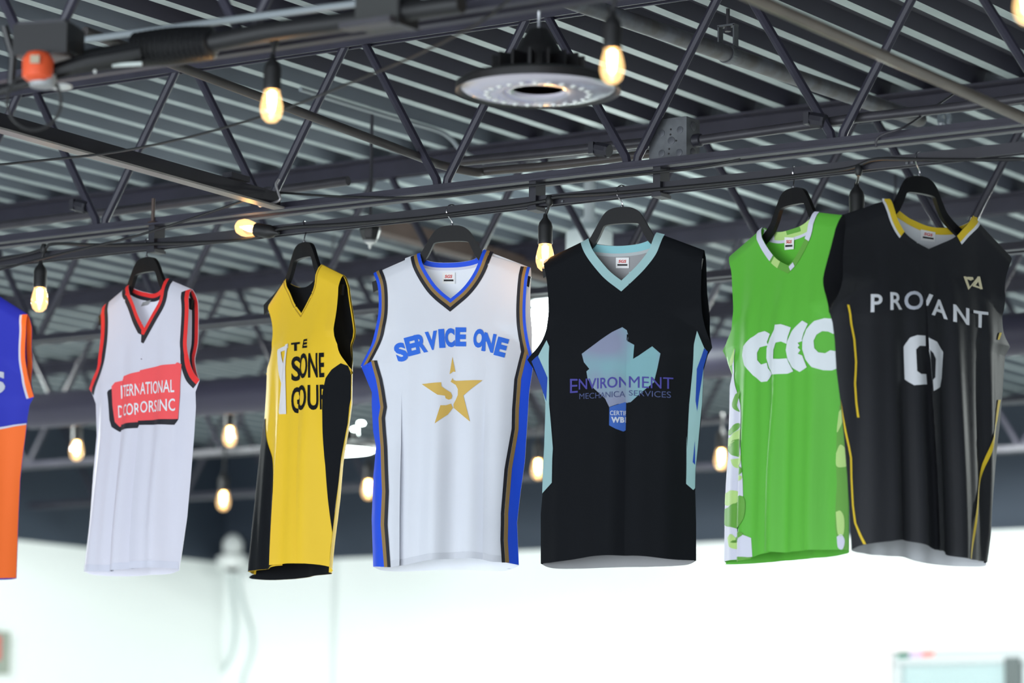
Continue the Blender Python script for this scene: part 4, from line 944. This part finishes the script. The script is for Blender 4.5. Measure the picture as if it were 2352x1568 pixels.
# small black sensor under the second joist
S0 = at_y(850,538,7.6)
t = Thing('ceiling_sensor', 'small black ceiling sensor with a clear tip left of the star jersey', 'sensor', S0)
t.part('housing', m_lathe(S0, [(0.020,-0.018),(0.024,-0.012),(0.031,0.010),(0.031,0.020),(0.012,0.024)], 8), black_m)
t.part('lens_ring', m_lathe(S0, [(0.018,-0.024),(0.020,-0.0185)], 12), grey_p); t.part('clear_tip', m_lathe(S0, [(0.002,-0.042),(0.004,-0.038),(0.005,-0.03),(0.014,-0.0245)], 12), white_p, smooth=True)
t.part('stem', m_tube([S0+Vector((0,0,0.02)), Vector((S0.x, S0.y, ZD+0.03))], 0.005, 8), steel_dk)

# ------------------------------------------------------------------ high-bay lamps
def ufo(c, label, lit, dia=0.345, tilt=0.0):
    c = Vector(c); R = dia/2; t = Thing('high_bay_lamp', label, 'ceiling lamp', c, 'round high-bay lamps')
    t.part('rim', m_lathe(c, [(R*0.94,-0.004),(R,-0.010),(R*1.0,0.006),(R*0.93,0.014),(R*0.55,0.026),(R*0.36,0.03)], 48), black_m, smooth=True)
    lens = t.part('lens', m_lathe(c, [(R*0.30,-0.002),(R*0.34,-0.010),(R*0.62,-0.016),(R*0.86,-0.010),(R*0.93,-0.004)], 48), white_glow if lit else mat('lamp_lens', (196,192,206), 0.22, coat=0.5), smooth=True)
    t.part('lens_centre', m_lathe(c, [(0.002,0.004),(R*0.28,0.003),(R*0.31,-0.004)], 32), mat('lens_centre_grey', (120,118,126), 0.3), under=lens, smooth=True)
    if not lit:
        for k in range(24):
            a = 2*math.pi*k/24; q = c+Vector((math.cos(a)*R*0.62, math.sin(a)*R*0.62, -0.016))
            t.part('led', m_lathe(q, [(0.001,-0.003),(0.007,0.0),(0.007,0.002)], 8), white_p, under=lens)
    if lit:
        for k in range(10):
            a = 2*math.pi*k/10; q = c+Vector((math.cos(a)*R*0.62, math.sin(a)*R*0.62, 0.062+0.028*(k % 2)))
            t.part('lit_port', m_lathe(q, [(0.002,-0.008),(0.013,-0.005),(0.014,0.0),(0.010,0.006)], 12), white_glow, smooth=True)
    for k in range(16):
        a = 2*math.pi*k/16; q = c+Vector((math.cos(a)*R*0.42, math.sin(a)*R*0.42, 0.045))
        t.part('heat_fin', m_box(q, (R*0.30, 0.005, 0.034), a), black_m)
    t.part('driver', m_lathe(c, [(R*0.28,0.03),(R*0.28,0.075),(R*0.22,0.095),(R*0.12,0.122)], 24), black_m, smooth=True)
    t.part('eye_hook', m_tube([c+Vector((0,0,0.12)), c+Vector((0,0,0.16)), c+Vector((0.012,0,0.175)), c+Vector((0,0,0.195)), c+Vector((-0.012,0,0.18))], 0.004, 8), chrome, smooth=True)
    t.part('chain', m_tube([c+Vector((0,0,0.19)), Vector((c.x, c.y, ZD+0.03))], 0.005, 8), galv)
    return t
UF = at_d(1236,200,6.95)
u1 = ufo(UF, 'unlit round high-bay lamp with a silvery lens at the top centre', False)
u1.part('white_connector', m_lathe(UF+Vector((0.0,-0.02,0.20)), [(0.006,-0.02),(0.012,-0.014),(0.012,0.014),(0.006,0.02)], 12), white_p, smooth=True)
ufo(at_d(757,1030,11.5), 'lit round high-bay lamp glowing between the yellow and the star jersey', True)
# lit lamp with a glowing bowl behind the teal-collar jersey
c = at_d(1352,770,10.6)
t = Thing('high_bay_lamp', 'brightly lit pendant lamp behind the left shoulder of the teal-collar jersey', 'ceiling lamp', c)
t.part('glowing_bowl', m_lathe(c, [(0.10,-0.085),(0.17,-0.06),(0.20,0.0),(0.198,0.055),(0.17,0.095)], 36), white_glow, smooth=True)
t.part('collar', m_lathe(c, [(0.19,0.100),(0.19,0.108)], 36), grey_p, smooth=True)
t.part('glowing_cone', m_lathe(c, [(0.17,0.112),(0.13,0.150),(0.085,0.185)], 36), white_glow, smooth=True)
t.part('driver_housing', m_lathe(c, [(0.07,0.188),(0.074,0.20),(0.074,0.33),(0.055,0.345),(0.025,0.36),(0.025,0.38)], 28), mat('pale_housing', (188,194,196), 0.45), smooth=True)
t.part('stem', m_tube([c+Vector((0,0,0.37)), Vector((c.x, c.y, ZD+0.035))], 0.018, 12), mat('pale_housing', (188,194,196), 0.45), smooth=True)

# ------------------------------------------------------------------ on the far walls
q = at_y(556, 1290, YW-0.12)
q = Vector((XW+0.22, YW-0.22, at_y(548,1296,YW-0.2).z))
t = Thing('security_camera', 'blurred white dome camera in the far corner where the walls meet', 'security camera', q)
t.part('wall_bracket', m_join(m_bar(q+Vector((-0.02,0.02,0.03)), Vector((XW+0.005, YW-0.02, q.z+0.03)), 0.06, 0.05), m_lathe(q+Vector((0,0,-0.02)), [(0.085,0),(0.085,0.06),(0.05,0.075)], 20)), white_p, smooth=True)
t.part('dome', m_lathe(q+Vector((0.0,0,0.05)), [(0.03,0),(0.055,0.02),(0.055,0.07),(0.03,0.105),(0.002,0.115)], 20), white_p, smooth=True)
t.part('lens', m_lathe(q+Vector((0,0,-0.045)), [(0.004,0),(0.03,0.008),(0.04,0.026)], 16), black_m, smooth=True)
wy = YW-0.012
cable('camera_cable', [at_y(528,1320,wy), at_y(536,1380,wy), at_y(540,1440,wy), at_y(532,1500,wy), at_y(505,1550,wy), at_y(480,1600,wy)], 0.012, mat('pale_cable', (196,206,204), 0.6), 'pale cable drooping straight below the corner camera')
cable('camera_cable', [at_y(545,1320,wy), at_y(560,1390,wy), at_y(578,1450,wy), at_y(578,1500,wy), at_y(560,1550,wy), at_y(550,1600,wy)], 0.010, mat('pale_cable', (196,206,204), 0.6), 'second pale cable bowing right below the corner camera')
# window with a dark post at the lower right
a = at_y(2036, 1478, YW); zt = a.z; x0 = a.x; x1 = at_y(2352, 1468, YW).x+1.2; zb = 0.9
win = bpy.data.objects.new('window_1', None); COL.objects.link(win); win.location = (x0, YW, zb); win['kind'] = 'structure'
wo = Vector((x0, YW, zb)); wfm = mat('pale_pink_frame', (226,216,216), 0.5)
mesh_obj('window_frame', m_join(m_box(((x0+x1)/2, YW-0.02, zt-0.02), (x1-x0, 0.06, 0.045)), m_box((x0+0.022, YW-0.02, (zt+zb)/2), (0.045, 0.058, zt-zb-0.09)), m_box(((x0+x1)/2, YW-0.02, zb+0.02), (x1-x0, 0.06, 0.045))), wfm, win, wo)
xm = at_y(2334, 1500, YW).x
mesh_obj('backdrop', m_box(((x0+x1)/2, YW-0.004, (zt+zb)/2), (x1-x0-0.06, 0.006, zt-zb-0.06)), mat('pale_interior', (214,222,224), 0.6), win, wo)
mesh_obj('window_frame', m_box((x0+0.071, YW-0.018, (zt+zb)/2-0.03), (0.05, 0.028, zt-zb-0.16)), mat('grey_inner_frame', (186,192,194), 0.5), win, wo)
mesh_obj('window_frame', m_box(((x0+x1)/2, YW-0.018, zt-0.075), (x1-x0-0.1, 0.03, 0.06)), mat('grey_inner_frame', (186,192,194), 0.5), win, wo)
mesh_obj('mullion', m_box((xm, YW-0.03, (zt+zb)/2-0.03), (0.075, 0.04, zt-zb-0.1)), mat('dark_post', (84,92,92), 0.5), win, wo)
mesh_obj('pane', m_box(((x0+xm)/2, YW-0.022, (zt+zb)/2), (xm-x0-0.1, 0.004, zt-zb-0.1)), pane_glass, win, wo)
s0 = at_y(2062,1506,YW-0.03); s1 = at_y(2146,1500,YW-0.03)
t = Thing('small_sign', 'tiny green, violet and red strip sign inside the lower right window', 'sign', s0)
L = (s1-s0)/3
for k, cc in enumerate(((70,120,104), (196,170,206), (226,120,112))): t.part('strip', m_bar(s0+L*k, s0+L*(k+1), 0.008, 0.028), mat('sign_strip_%d' % k, cc, 0.6))
# framed sign at the left edge of the left wall
q = at_x(2, 1498, XW+0.02)
t = Thing('wall_sign', 'grey framed sign with a red top at the left edge of the white wall', 'sign', q)
t.part('frame', m_box(q+Vector((0,-0.10,0)), (0.03,0.30,0.21)), mat('sign_frame', (150,158,146), 0.5)); t.part('red_panel', m_box(q+Vector((0.016,-0.13,0.02)), (0.004,0.22,0.12)), mat('sign_red', (206,92,84), 0.5))
